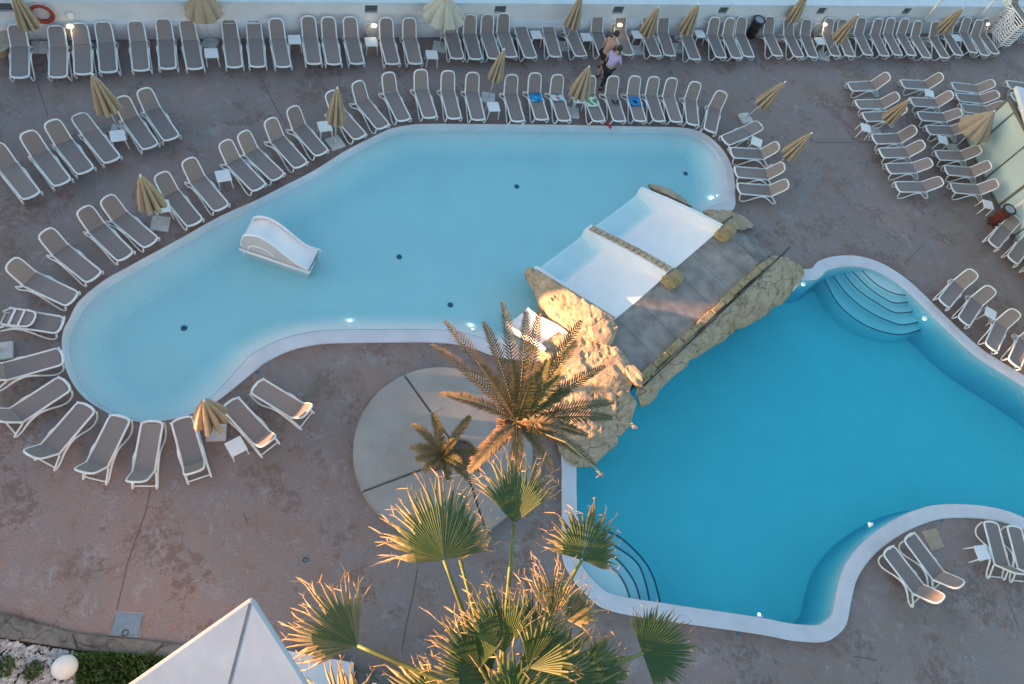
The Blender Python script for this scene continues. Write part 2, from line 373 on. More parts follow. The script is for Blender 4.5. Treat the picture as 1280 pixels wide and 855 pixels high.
# deep pool steps, each a slab whose nosing carries a dark tile strip
def pool_steps(arcs, back, depth0, dz):
    for i, a in enumerate(arcs):
        z = depth0 - dz * i
        P = catmull([G(u, v, z) for u, v in a], 5, False)
        bm = bmesh.new(); prism(bm, P + [G(u, v, z) for u, v in back], -1.34, z)
        bmesh.ops.recalc_face_normals(bm, faces=bm.faces[:])
        tag(obj('pool_step', bm, POOLP), kind='structure')
        tag(obj('tile_strip', rib('t', P, .05, z + .004, TILEDK), TILEDK), kind='structure')
pool_steps([[(1074,334),(1079,340),(1095,355),(1115,366),(1133,369),(1148,366)],
            [(1062,334),(1066,340),(1085,359),(1105,373),(1122,379),(1155,374)],
            [(1050,334),(1054,341),(1072,362),(1095,378),(1120,391),(1150,388)],
            [(1038,336),(1041,344),(1060,369),(1085,389),(1110,401),(1130,406),(1158,400)],
            [(1026,339),(1030,348),(1047,379),(1072,401),(1100,414),(1130,418),(1162,408)]],
           [(1180,396),(1160,372),(1135,349),(1110,332),(1080,322),(1045,320),(1026,326)], -.16, .14)
pool_steps([[(752,702),(764,709),(777,723),(786,743),(788,760)], [(752,690),(772,700),(790,722),(799,745),(801,762)],
            [(752,676),(771,684),(795,702),(805,722),(811,747),(813,765)], [(752,662),(775,672),(800,695),(815,718),(824,748),(826,768)]],
           [(790,768),(755,760),(725,737),(712,715),(712,690),(722,670)], -.2, .2)
# floor drains of the upper pool, underwater lights
for u, v in ((230,410),(499,321),(563,381),(646,233),(857,217)):
    p = G(u, v, -.45); bm = bmesh.new(); bmesh.ops.create_cone(bm, cap_ends=True, segments=20, radius1=.085, radius2=.075, depth=.03)
    o = obj('pool_drain', bm, TILEDK, loc=p + Vector((0, 0, .0)))
    tag(o, {230:'dark round pool drain nearest the curved left end of the shallow pool',499:'dark round pool drain between the white slide and the palm',563:'dark round pool drain close to the palm frond tips',646:'dark round pool drain in the far half of the shallow pool',857:'dark round pool drain by the pool corner behind the white ramps'}[u], 'drain', 'round drains in the shallow pool floor')
for (u, v), (tx, ty), dep, lab in (((437,407),(437,380),-.25,'lit underwater lamp in the near wall of the shallow pool, far from the palm'),((591,412),(585,385),-.25,'lit underwater lamp in the shallow pool wall behind the palm fronds'),
                              ((896.5,245),(880,245),-.25,'lit underwater lamp in the wall by the loungers near the ramps'),((1003.5,356),(990,375),-.3,'small lit underwater lamp beside the right end of the bridge rock'),
                              ((1155,399),(1140,415),-.3,'bright lit underwater lamp beside the curved pool steps'),((1087,655),(1070,640),-.3,'lit underwater lamp at the curved peninsula of the deep pool'),((949,768),(945,745),-.3,'tiny lit underwater lamp in the near straight wall of the deep pool')):
    p = G(u, v, dep * .4); q = G(tx, ty, dep * .4); d = (q - p).normalized()
    bm = bmesh.new(); bmesh.ops.create_uvsphere(bm, u_segments=14, v_segments=8, radius=.042); bmesh.ops.scale(bm, vec=(1, 1, .8), verts=bm.verts)
    t = thing('pool_light', lab, 'pool light', p, math.atan2(d.y, d.x), 'lit lamps in the pool walls')
    obj('lens', bm, GLOW, t, smooth=True)
    bm = bmesh.new(); tube(bm, [(-.05, .075 * math.cos(a), .075 * math.sin(a)) for a in [i * PI / 8 for i in range(16)]], .014, 5, True); obj('rim', bm, SHELL, t)
    pl = bpy.data.lights.new('pool_lamp', 'POINT'); pl.energy = .22; pl.color = (.75, .95, 1); pl.shadow_soft_size = .05
    lo2 = bpy.data.objects.new('pool_lamp', pl); C.objects.link(lo2); lo2.location = p + d * .22 + Vector((0, 0, -.06))
# ---------------------------------------------------------------- white boundary wall behind the far loungers
wa, wb = Vector((-13.5, 17.27, 0)), Vector((34, 29.45, 0)); wd = (wb - wa).normalized(); wnrm = Vector((-wd.y, wd.x, 0)); wr = math.atan2(wd.y, wd.x)
wl_ = (wb - wa).length
t = thing('boundary_wall', 'long white wall with dark square openings behind the far row of loungers', 'wall', wa, wr)
bm = bmesh.new()
holes = []
for u, v in ((4,13),(464,9.5),(625,8.5),(772,8.3),(903,8.4),(1026,9.2),(1133,11)):
    p = G(u, v, 1.12); s_ = (p - wa).dot(wd); holes.append(s_)
holes.sort(); x = 0.; H0, H1 = .92, 1.25
top = lambda s: 1.30 + .13 * s / wl_
def wbox(x0, x1, z0, z1, y0=.0, y1=.34):
    box(bm, ((x0 + x1) / 2, (y0 + y1) / 2, (z0 + z1) / 2), (x1 - x0, y1 - y0, z1 - z0))
wbox(0, wl_, 0, H0); 
for h in holes:
    wbox(x, h - .21, H0, H1); x = h + .21
wbox(x, wl_, H0, H1)
obj('wall_body', bm, PLASTER, t)
bm = bmesh.new(); wbox(0, wl_, H1, 1.36, -.03, .40); obj('coping', bm, mat('pale_blue_coping', (.6, .68, .74), .6, .05, 2), t)
bm = bmesh.new(); wbox(0, wl_, .0, .6, -.09, .0); obj('plinth', bm, mat('wall_plinth', (.66, .68, .73), .75, .08, 1.2, .2, 20), t)
for h in holes:
    bm = bmesh.new(); wbox(h - .21, h + .21, H0, H1, .12, .2)
    for q in range(5): box(bm, (h, .1, H0 + .035 + q * .066), (.42, .06, .02), mtx=Matrix())
    obj('grille', bm, GREYM, t)
def onwall(u, v, z, off=-.1):
    p = G(u, v, z); s_ = (p - wa).dot(wd); return wa + wd * s_ + wnrm * off + Vector((0, 0, z))
# life ring on the wall
p = onwall(52, 18.5, .93, -.07)
t = thing('life_ring', 'red life ring hanging on the white wall behind a folded parasol', 'life ring', p, wr)
RED = mat('red_ring', (.34, .045, .03), .5, .1); bm = bmesh.new(); tube(bm, [(.28 * math.cos(a), 0, .28 * math.sin(a)) for a in [i * PI / 16 for i in range(32)]], .06, 8, True); obj('ring', bm, RED, t, smooth=True)
bm = bmesh.new(); tube(bm, [(.35 * math.cos(a), -.01, .35 * math.sin(a)) for a in [i * PI / 16 for i in range(32)]], .012, 4, True)
obj('rope', bm, WHITE, t)
p = onwall(88, 21, .85, -.06); bm = bmesh.new(); bmesh.ops.create_uvsphere(bm, u_segments=16, v_segments=8, radius=.12); bmesh.ops.scale(bm, vec=(1, .35, 1), verts=bm.verts)
o = obj('wall_light', bm, WHITE, loc=p, smooth=True); o.rotation_euler.z = wr; tag(o, 'small round white bulkhead light on the wall above the loungers', 'wall light')
# lit bent lamps at the foot of the wall
for u, v, lab in ((86,52,'lit bent lamp between the loungers nearest the red life ring'),(456,46,'lit lamp post at the wall beside a small white table, left of the widest parasol'),(757,43,'lit bent lamp at the wall behind the shirtless person'),(1011,44,'lit bent lamp over a white table near the middle of the crowded wall loungers'),(1211,41,'lit bent lamp nearest the heap of stacked loungers')):
    p = G(u, v); s_ = (p - wa).dot(wd); p = wa + wd * s_ + wnrm * -.22
    t = thing('garden_lamp', lab, 'lamp', p, wr, 'lit bent lamps along the wall')
    bm = bmesh.new(); tube(bm, [(0, 0, 0), (0, 0, .4), (.02, -.02, .56), (.1, -.06, .66), (.2, -.08, .68)], [.05, .045, .045, .05, .05], 8); obj('post', bm, CONC, t, smooth=True)
    bm = bmesh.new(); bmesh.ops.create_uvsphere(bm, u_segments=12, v_segments=8, radius=.085); bmesh.ops.scale(bm, vec=(1.3, 1, .7), verts=bm.verts); obj('bulb', bm, WARM, t, loc=(.24, -.09, .69), smooth=True)
    pl = bpy.data.lights.new('lamp_light', 'POINT'); pl.energy = .25; pl.color = (1, .75, .4); pl.shadow_soft_size = .08
    lo2 = bpy.data.objects.new('lamp_light', pl); C.objects.link(lo2); lo2.parent = t; lo2.location = (.2, -.2, .55)
for (b0, t0), lab in (((( 1150,28),(1182,-3)),'slim white pole in front of the wall, left of the beige parasol by the heap'),(((1218,33),(1260,-4)),'slim white pole in front of the wall nearest the heap of loungers')):
    p = G(*b0, .55); s_ = (p - wa).dot(wd); p = wa + wd * s_ + wnrm * -.14
    bm = bmesh.new(); tube(bm, [(0, 0, 0), (0, 0, .12)], .07, 10); tube(bm, [(0, 0, .12), (0, 0, 3.6)], .05, 8)
    tag(obj('flagpole', bm, WHITE, loc=p, smooth=True), lab, 'pole', 'white poles along the wall')
# ---------------------------------------------------------------- sun loungers
SL, SZ, HW, BL = 1.18, .37, .235, .62
def make_lounger():
    t = thing('sun_lounger', 'x', 'sun lounger', group='grey and white sun loungers around the pools')
    bm = bmesh.new(); nx = 8
    for q in range(nx):
        x0, x1 = .02 + q * (SL - .03) / nx, .02 + (q + 1) * (SL - .03) / nx
        za, zb = (SZ + .012 - .012 * math.sin(PI * a / SL) for a in (x0, x1))
        ring = [[bm.verts.new((x, y, z - .03 * (1 - (y / HW) ** 2) * .5)) for y in (-HW + .01, -.12, 0, .12, HW - .01)] for x, z in ((x0, za), (x1, zb))]
        for j in range(4): bm.faces.new((ring[0][j], ring[1][j], ring[1][j + 1], ring[0][j + 1]))
    bmesh.ops.remove_doubles(bm, verts=bm.verts[:], dist=1e-4); bmesh.ops.recalc_face_normals(bm, faces=bm.faces[:])
    bmesh.ops.solidify(bm, geom=bm.faces[:], thickness=.008)
    obj('seat', bm, SLING, t)
    bm = bmesh.new()
    rail = [(SL + .02, -HW, SZ), (.08, -HW, SZ), (.0, -HW + .03, SZ - .004), (-.035, -.1, SZ - .005), (-.04, 0, SZ - .005), (-.035, .1, SZ - .005), (.0, HW - .03, SZ - .004), (.08, HW, SZ), (SL + .02, HW, SZ)]
    tube(bm, rail, [.026, .026, .03, .034, .034, .034, .03, .026, .026], 6)
    tube(bm, [(SL - .02, -HW, SZ - .02), (SL - .02, HW, SZ - .02)], .016, 5)
    obj('seat_frame', bm, WHITE, t, smooth=True)
    # backrest turns about the hinge
    b = bpy.data.objects
    bm = bmesh.new()
    pr = [(0, .205), (.1, .212), (.45, .205), (.55, .185), (.595, .14)]
    top = [[bm.verts.new((x, y * w, .010 - .012 * (1 - y * y))) for y in (-1, -.5, 0, .5, 1)] for x, w in pr]
    for i in range(len(pr) - 1):
        for j in range(4): bm.faces.new((top[i][j], top[i + 1][j], top[i + 1][j + 1], top[i][j + 1]))
    bmesh.ops.recalc_face_normals(bm, faces=bm.faces[:]); bmesh.ops.solidify(bm, geom=bm.faces[:], thickness=.008)
    obj('backrest', bm, SLING, t, loc=(SL, 0, SZ))
    bm = bmesh.new()
    tube(bm, [(-.03, -.232, 0), (.06, -.226, 0), (.42, -.222, 0), (.54, -.205, 0), (.605, -.15, 0), (.63, -.06, 0), (.63, .06, 0), (.605, .15, 0), (.54, .205, 0), (.42, .222, 0), (.06, .226, 0), (-.03, .232, 0)], .025, 6)
    for x, w in ((.12, .026), (.34, .022)): box(bm, (x, 0, -.022), (w * 2, .42, .014))
    for s in (-1, 1): box(bm, (0, s * .232, .0), (.09, .04, .055), bevel=.01)
    obj('back_frame', bm, WHITE, t, loc=(SL, 0, SZ), smooth=False)
    for s in (-1, 1):
        bm = bmesh.new(); y = s * (HW + .022)
        pts = catmull([(.0, y, SZ - .02), (.01, y, .29), (.06, y, .15), (.15, y, .05), (.25, y, .022), (.35, y, .05), (.48, y, .14), (.64, y, .27), (.8, y, .35), (.95, y, .32), (1.12, y, .22), (1.3, y, .08), (1.42, y, .022), (1.49, y, .03), (1.48, y, .09), (1.36, y, .2), (1.2, y, SZ - .03)], 4, False)
        n = len(pts); rad = [.023 + .016 * max(0, 1 - abs(i / n - .52) / .13) for i in range(n)]
        tube(bm, pts, rad, 6); obj('leg', bm, WHITE, t, smooth=True)
    bm = bmesh.new(); tube(bm, [(1.44, -HW - .02, .06), (1.44, HW + .02, .06)], .02, 5)
    obj('stretcher', bm, WHITE, t)
    return t
LOUNGER = make_lounger(); first = [True]
def place_lounger(x, y, deg, back, label, z=0., group=None):
    t = LOUNGER if first[0] else copy_tree(LOUNGER); first[0] = False
    t.location = (x, y, z); t.rotation_euler = (0, 0, math.radians(deg)); t['label'] = label
    if group: t['group'] = group
    for ch in t.children:
        if ch.name.startswith('back'): ch.rotation_euler = (0, -math.radians(back), 0); ch.location.z = SZ + (.03 if back > 120 else 0)
    return t
TABLE = '''T1 -10.77 15.96 105.6 32
T2 -9.83 16.18 104.3 26
T3 -9.22 16.44 105.7 26
T4 -8.59 16.66 106.6 26
T5 -7.75 16.92 106.0 24
T6 -7.05 17.16 104.2 30
T7 -6.30 17.32 107.6 26
T8 -5.20 17.64 104.5 26
T9 -4.54 17.81 102.5 24
T10 -3.78 17.98 106.0 62
T11 -2.88 18.32 103.6 62
T12 -2.27 18.44 103.3 62
T13 -1.55 18.63 105.2 62
T14 -0.41 18.88 104.6 62
T15 0.32 19.06 103.4 62
T16 1.71 19.63 103.1 50
T17 2.35 19.75 102.4 62
T18 3.00 19.93 104.3 62
T19 3.58 20.14 104.6 62
T20 4.29 20.27 105.2 8
T21 5.20 20.54 100.3 8
T22 6.16 20.79 107.2 16
T23 7.08 21.03 102.6 52
T24 7.99 21.28 102.0 52
T25 9.10 21.48 102.1 44
T26 9.67 21.64 98.8 44
T27 10.68 21.68 100.2 45
T28 11.80 22.04 101.0 58
T29 12.48 22.17 101.2 56
T30 13.02 22.37 100.1 48
T31 14.31 22.72 100.6 46
T32 15.26 22.88 101.0 30
T33 15.92 23.01 96.0 38
T34 17.01 23.35 97.0 44
T35 17.70 23.49 96.0 34
T36 18.60 23.78 98.4 50
T37 19.40 23.91 98.2 52
T38 20.08 24.12 98.6 50
T39 20.79 24.27 100.5 56
T40 21.53 24.30 102.4 50
T41 22.48 24.51 101.1 44
T42 23.27 24.87 99.3 42
T43 24.12 25.22 96.1 50
T44 24.71 25.20 96.2 52
T45 25.32 25.44 104.6 54
M1 -9.35 11.93 133.0 62
M2 -8.74 12.47 132.2 62
M3 -8.29 12.95 131.7 62
M4 -7.73 13.44 131.6 10
M5 -6.88 14.08 128.5 62
M6 -6.40 14.49 127.3 62
I1 -5.23 11.68 132.5 62
I2 -4.65 12.28 132.5 62
I3 -3.78 13.13 135.3 62
I4 -3.32 13.59 137.3 62
I5 -2.75 14.14 132.7 62
I6 -2.22 14.70 131.3 62
I7 -1.17 15.54 131.1 54
I8 -0.51 16.08 128.2 60
I9 0.11 16.50 115.5 62
I10 0.93 16.78 107.4 62
I11 1.71 16.90 103.2 62
I12 2.49 17.00 101.8 62
I13 3.82 17.20 102.6 62
I14 4.64 17.44 102.3 56
I15 5.43 17.55 102.8 60
I16 6.66 17.77 105.3 58
I17 7.41 17.92 101.1 58
I18 8.18 18.08 98.6 52
I19 8.90 18.22 99.7 58
I20 9.56 18.32 99.0 62
I21 10.18 18.31 87.6 62
I22 10.81 18.12 73.5 62
I23 11.33 17.74 33.3 8
I24 11.53 17.23 6.8 54
I25 11.56 16.37 4.5 54
I26 11.55 15.65 4.2 50
A1 17.25 21.65 15.5 60
A2 17.35 20.73 12.9 48
A3 17.51 20.11 13.9 48
A4 17.64 19.01 13.1 58
A5 17.77 18.36 11.7 54
A6 17.86 17.62 11.8 34
A7 18.02 16.80 9.5 38
B1 19.82 22.36 9.5 60
B2 19.98 21.42 8.6 62
B3 20.10 20.68 7.6 36
B4 20.27 19.99 9.0 38
B5 20.30 18.71 8.8 44
B6 20.47 18.01 5.0 56
B7 20.47 17.16 5.0 50
C1 22.34 22.78 4.6 44
C2 22.34 22.17 5.9 38
C3 22.37 21.58 4.3 46
C4 22.38 20.97 4.1 48
D1 25.29 23.53 3.0 42
D2 25.24 22.82 2.9 42
R1 21.38 14.75 44.2 20
R2 21.98 14.16 44.0 20
R3 22.53 13.60 43.0 20
S1 18.44 11.95 44.2 58
S2 19.00 11.31 47.5 60
S3 19.75 10.42 51.9 58
S4 20.45 9.90 50.5 56
P1 -6.18 10.88 142.6 62
P2 -6.69 10.38 138.7 62
P3 -7.28 9.67 144.3 62
P4 -7.61 8.98 157.4 62
P5 -7.69 8.23 175.2 174
P6 -7.46 7.41 -154.4 40
P7 -7.19 6.72 -132.3 62
P8 -6.58 6.18 -114.9 56
P9 -5.80 5.97 -100.9 58
P10 -5.08 5.90 -86.7 52
P11 -4.45 6.03 -65.9 54
P12 -3.44 6.53 -43.5 52
P13 -2.89 7.04 -28.8 52
Q1 14.08 3.68 -57.5 52
Q2 14.84 4.07 -59.3 54
Q3 17.65 4.58 -92.6 60
Q4 18.40 4.49 -93.5 60'''
ROWS = {}
for ln in TABLE.strip().splitlines():
    k, x, y, a, b = ln.split(); ROWS[k] = (float(x), float(y), float(a), float(b))
NTH = 'first second third fourth fifth sixth seventh eighth ninth tenth eleventh twelfth thirteenth fourteenth fifteenth sixteenth'.split()
LAB = {}
def lab(row, i0, n, fmt):
    for i in range(n): LAB[f'{row}{i0 + i}'] = fmt.replace('#', NTH[i])
lab('T', 1, 1, 'grey lounger at the wall, before the red life ring parasol, at the row end')
lab('T', 2, 1, 'grey lounger at the wall between the life ring parasol base and a lit lamp')
lab('T', 3, 2, '# grey lounger at the wall just right of the lamp nearest the life ring')
lab('T', 5, 3, '# of three wall loungers to the left of the half open beige parasol')
lab('T', 8, 3, '# wall lounger to the right of the half open beige parasol')
lab('T', 11, 3, '# of three wall loungers between two white tables, left of a lit lamp post')
lab('T', 14, 2, '# of two wall loungers between the lit lamp post and the widest pale parasol')
lab('T', 16, 1, 'grey lounger with its backrest hidden below the widest pale parasol')
lab('T', 17, 3, '# wall lounger to the right of the widest pale parasol')
lab('T', 20, 1, 'nearly flat wall lounger immediately left of a white table, clear of any parasol')
lab('T', 21, 1, 'nearly flat wall lounger with a white table at its left side')
lab('T', 22, 1, 'wall lounger with a closed parasol over its backrest, left of the shirtless person')
lab('T', 23, 1, 'wall lounger partly hidden behind the shirtless person')
lab('T', 24, 1, 'wall lounger right behind the heads of the two people')
lab('T', 25, 1, 'wall lounger with a closed striped parasol over its backrest, right of the two people')
lab('T', 26, 1, 'wall lounger between two closed parasols, without a parasol over it')
lab('T', 27, 1, 'lone wall lounger below the closed parasol, left of a white table')
lab('T', 28, 3, '# of three wall loungers between a white table and the black bin')
lab('T', 31, 3, '# wall lounger to the right of the black bin')
lab('T', 34, 1, 'wall lounger just right of the white table with the lit bent lamp')
lab('T', 35, 1, 'wall lounger with a closed parasol leaning over its backrest, right of the lamp table')
lab('T', 36, 5, '# of five crowded wall loungers right of the parasol, up to a white pole')
lab('T', 41, 1, 'wall lounger at the base of the parasol that stands between the two white poles')
lab('T', 42, 1, 'wall lounger under the parasol canopy between the two white poles, left of a table')
lab('T', 43, 3, '# of the last three wall loungers before the heap of stacked loungers')
lab('M', 1, 4, '# lounger in the short slanted row left of the beige parasol and table')
lab('M', 5, 2, '# lounger in the short slanted row right of the beige parasol and table')
lab('I', 1, 1, 'poolside lounger partly covered by the closed parasol on the slanted pool edge')
lab('I', 2, 1, 'poolside lounger on the slanted edge, immediately left of a white table')
lab('I', 3, 4, '# of four slanted poolside loungers between the white tables')
lab('I', 7, 1, 'poolside lounger partly covered by a closed parasol at the pool bend')
lab('I', 8, 5, '# poolside lounger to the right of the parasol at the pool bend')
lab('I', 13, 1, 'poolside lounger with no towel, right beside the parasol table, left of the towels')
lab('I', 14, 1, 'poolside lounger with a bright blue patterned towel, nearest the far left of the towels')
lab('I', 15, 1, 'poolside lounger with a white, turquoise and red towel')
lab('I', 16, 1, 'poolside lounger with a green and white towel beside the closed parasol')
lab('I', 17, 1, 'poolside lounger with a small dark item on the seat')
lab('I', 18, 1, 'poolside lounger with a blue and black towel')
lab('I', 19, 4, '# poolside lounger to the right of the blue and black towel')
lab('I', 23, 1, 'lounger at the pool corner, nearly flat, with a parasol base behind it')
lab('I', 24, 3, '# lounger down from the small table at the right end of the shallow pool')
lab('A', 1, 2, '# lounger in the nearest column of the right hand group, above the parasol')
lab('A', 3, 1, 'lounger in the right hand group with its head under a closed parasol')
lab('A', 4, 4, '# lounger below the small table in the nearest column of the right hand group')
lab('B', 1, 1, 'lounger at the top of the middle column, with a table at its side')
lab('B', 2, 2, '# lounger below the table at the top of the middle column')
lab('B', 4, 1, 'lounger whose head lies under the half open parasol by the glazed wall')
lab('B', 5, 3, '# of three loungers with their heads against the pale glazed wall')
lab('C', 1, 3, '# lounger from the top in the column above the half open parasol')
lab('C', 4, 1, 'lounger nearly hidden under the half open parasol, only its foot showing')
lab('D', 1, 2, '# lounger partly hidden by the white roof corner')
lab('R', 1, 3, '# lounger beside the brown wheeled bin, counted away from the bin')
lab('S', 1, 2, '# lounger of the poolside row by the curved steps, before the small table')
lab('S', 3, 2, '# lounger of the poolside row by the curved steps, after the small table')
lab('P', 1, 4, '# lounger along the left curve of the shallow pool, after the parasol, going round')
lab('P', 5, 1, 'lounger with its backrest folded forward, showing the white underside')
lab('P', 6, 6, '# lounger in the fan round the pool end, after the folded one')
lab('P', 12, 1, 'lounger with a sunlit backrest beside the tilted white table')
lab('P', 13, 1, 'lounger with a sunlit backrest standing apart, nearest the round platform')
lab('Q', 1, 1, 'lounger with one sunlit corner on the deep pool peninsula')
lab('Q', 2, 1, 'unlit lounger beside the beige floor cover on the peninsula')
lab('Q', 3, 1, 'lounger with a small white table against its left side on the peninsula')
lab('Q', 4, 1, 'lounger cut off by the frame edge on the peninsula')
for k, (x, y, a, b) in ROWS.items(): place_lounger(x, y, a, b, LAB[k])
# heap of stacked loungers at the end of the wall row
for si, (u, v, n, dx) in enumerate(((1250, 64, 12, 0.), (1281, 58, 12, 0.))):
    p = G(u, v)
    for q in range(n):
        place_lounger(p.x + random.uniform(-.012, .012), p.y + random.uniform(-.015, .015), 104.5 + random.uniform(-.8, .8), 48,
                      f"white lounger stacked {'lowest' if q == 0 else NTH[q] + ' from the bottom'} in the {'first' if si == 0 else 'second'} pile of the heap", z=q * .105, group='loungers stacked in a heap')
def on_lounger(k, s, dy=0., z=.39):
    x, y, a, b = ROWS[k]; M = Matrix.Rotation(math.radians(a), 4, 'Z'); return Vector((x, y, 0)) + M @ Vector((s, dy, z)), math.radians(a)
# ---------------------------------------------------------------- towels and small things
def towel_mat(name, cols, scale):
    m = bpy.data.materials.new(name); nt, N, Lk, b = nodes(m); tc = N.new('ShaderNodeTexCoord')
    vo = tex(N, Lk, tc.outputs['Object'], 'voronoi', scale); sep = N.new('ShaderNodeSeparateColor'); Lk.new(vo.outputs['Color'], sep.inputs[0])
    r = ramp(N, [(i / len(cols), c) for i, c in enumerate(cols)]); r.color_ramp.interpolation = 'CONSTANT'
    Lk.new(sep.outputs[0], r.inputs['Fac']); Lk.new(r.outputs['Color'], b.inputs['Base Color']); b.inputs['Roughness'].default_value = .95
    return m
def towel(k, s, w, l, m, label, dy=0., seed=0):
    p, a = on_lounger(k, s, dy, .378); bm = bmesh.new(); n = 12
    vs = [[None] * (n + 1) for _ in range(n + 1)]
    for i in range(n + 1):
        for j in range(n + 1):
            x, y = (i / n - .5) * l, (j / n - .5) * w
            nz = noise.noise((x * 6 + seed, y * 6, seed)); e = noise.noise((x * 3, y * 3, seed + 5))
            vs[i][j] = bm.verts.new((x + .03 * e, y + .025 * nz, .014 + .022 * abs(nz)))
    for i in range(n):
        for j in range(n): bm.faces.new((vs[i][j], vs[i + 1][j], vs[i + 1][j + 1], vs[i][j + 1]))
    bmesh.ops.recalc_face_normals(bm, faces=bm.faces[:]); bmesh.ops.solidify(bm, geom=bm.faces[:], thickness=.012)
    o = obj('towel', bm, m, loc=p, smooth=True); o.rotation_euler.z = a; tag(o, label, 'towel')
BLUE1, BLUE2, WHT = (.01, .16, .42), (.02, .3, .55), (.7, .72, .75)
towel('I14', .93, .44, .36, towel_mat('blue_towel', [BLUE1, BLUE2, (.1, .45, .7), BLUE1], 9), 'bright blue patterned towel on a poolside lounger', seed=1)
towel('I15', .98, .42, .3, towel_mat('striped_towel', [(.03, .4, .55), WHT, (.5, .12, .1), WHT], 7), 'white towel with turquoise and red on a poolside lounger', seed=2)
towel('I16', .85, .42, .5, towel_mat('green_towel', [WHT, (.12, .3, .1), WHT, (.55, .6, .5)], 9), 'rumpled white and green towel beside the closed parasol', seed=3)
towel('I18', .86, .38, .44, towel_mat('blue_black_towel', [(.0, .2, .5), (.01, .26, .6), (.02, .02, .03), (.0, .2, .5)], 6), 'blue and black towel on a poolside lounger', seed=4)
p, a = on_lounger('I17', .82, -.06); t = thing('sandals', 'small dark sandals left on a poolside lounger seat', 'sandals', p, a)
for s in (-1, 1):
    bm = bmesh.new(); box(bm, (.0, s * .08, .01), (.2, .075, .02), rz=.3 * s, bevel=.008); so = obj('sole', bm, DARK, t)
    bm = bmesh.new(); tube(bm, [(.03, s * .08 - .035, .02), (.04, s * .08, .05), (.03, s * .08 + .035, .02)], .008, 5); obj('strap', bm, DARK, t)
bm = bmesh.new(); pp = [G(756.5, 149, .1), G(759.5, 154, .07), G(763.5, 160, .06)]; tube(bm, [pp[0], pp[0].lerp(pp[1], .5) + Vector((0, 0, .01)), pp[1], pp[2]], .05, 8)
tag(obj('pool_noodle', bm, mat('pink_foam', (.5, .05, .08), .7, .1)), 'short red foam noodle lying at the pool edge below the towels', 'pool noodle')
# ---------------------------------------------------------------- side tables
def make_table():
    t = thing('side_table', 'x', 'table', group='small white plastic side tables')
    bm = bmesh.new(); box(bm, (0, 0, .39), (.40, .40, .03), bevel=.012); box(bm, (0, 0, .36), (.34, .34, .03)); obj('table_top', bm, WHITE, t)
    for sx in (-1, 1):
        for sy in (-1, 1):
            bm = bmesh.new(); tube(bm, [(sx * .165, sy * .165, .36), (sx * .19, sy * .19, 0)], [.022, .016], 6); obj('leg', bm, WHITE, t)
    return t
TB = make_table(); tfirst = [True]
def table(u, v, deg, label):
    t = TB if tfirst[0] else copy_tree(TB); tfirst[0] = False
    p = G(u, v, .4); t.location = (p.x, p.y, 0); t.rotation_euler = (0, 0, math.radians(deg)); t['label'] = label
for u, v, d, l in ((264,66,14.5,'white side table under the half open beige parasol at the wall'),(368,49,14.5,'white table between wall loungers, right of the half open parasol'),(464,52,14.5,'white table beside the lit lamp post at the wall'),
    (540,68,10,'white table in front of the base of the widest pale parasol'),(670.5,43,14.5,'white table between the two flat-backed wall loungers'),(733,46,14.5,'white table left of the shirtless person'),(796.5,43,14.5,'white table right of the two people, left of a closed parasol'),
    (875,42,14.5,'white table right of the lone wall lounger, left of three loungers'),(1025,51,14.5,'white table below a lit bent lamp among crowded loungers'),(1196,47,14.5,'white table nearest the heap of stacked loungers'),
    (147,169.4,20,'white table in the short slanted row below the beige parasol'),(279,219.5,22,'white table at the slanted pool edge between bare loungers'),(202.5,258,22,'white table half hidden by the closed parasol at the slanted pool edge'),
    (406,157.5,20,'white table left of the closed parasol at the pool bend'),(617,133,12,'white table beside a grey parasol base at the far pool edge'),(722.5,123,14,'white table under the closed parasol beside the towels'),
    (946,177,-20,'white table between two loungers at the pool corner'),(1162,116.5,-8,'white table in the middle column of the right hand group'),(1082.5,159.5,-8,'white table standing out on the near side of the right hand group'),
    (1179,174.5,-8,'white table next to the half open parasol by the glazed wall'),(1235.6,255.6,-5,'white table beside the brown wheeled bin'),(1238.6,391.4,-30,'white table among the loungers by the curved pool steps'),
    (295,558,35,'white table tilted to the row beside the sunlit lounger'),(1228,690.5,8,'white table on the deep pool peninsula')):
    table(u, v, d, l)
# ---------------------------------------------------------------- parasols
def pleated(bm, r0, r1, z0, z1, n, depth, seed, droop=0.):
    rs = random.Random(seed); rings = []
    ph = rs.uniform(0, 6)
    for q in range(9):
        f = q / 8; ring = []
        for j in range(n * 6):
            a = 2 * PI * j / (n * 6); k = min(1., 1.8 * abs(((a * n / (2 * PI)) % 1.) * 2 - 1))
            r = (r1 + (r0 - r1) * f ** (.9 if depth < .4 else .75)) if f > 0 else r1
            r *= 1 - depth * (1 - k) * (f ** .5) + .05 * noise.noise((math.cos(a) * 2 + seed, math.sin(a) * 2, f))
            z = z1 + (z0 - z1) * f - droop * (1 - k) * f * f + .05 * f * noise.noise((math.cos(a) * 1.5, math.sin(a) * 1.5 + seed, 3))
            ring.append(bm.verts.new((r * math.cos(a + ph), r * math.sin(a + ph), z)))
        rings.append(ring)
    m = n * 6
    for q in range(8):
        for j in range(m): bm.faces.new((rings[q][j], rings[q + 1][j], rings[q + 1][(j + 1) % m], rings[q][(j + 1) % m]))
    bm.faces.new(rings[0])
    bmesh.ops.recalc_face_normals(bm, faces=bm.faces[:])
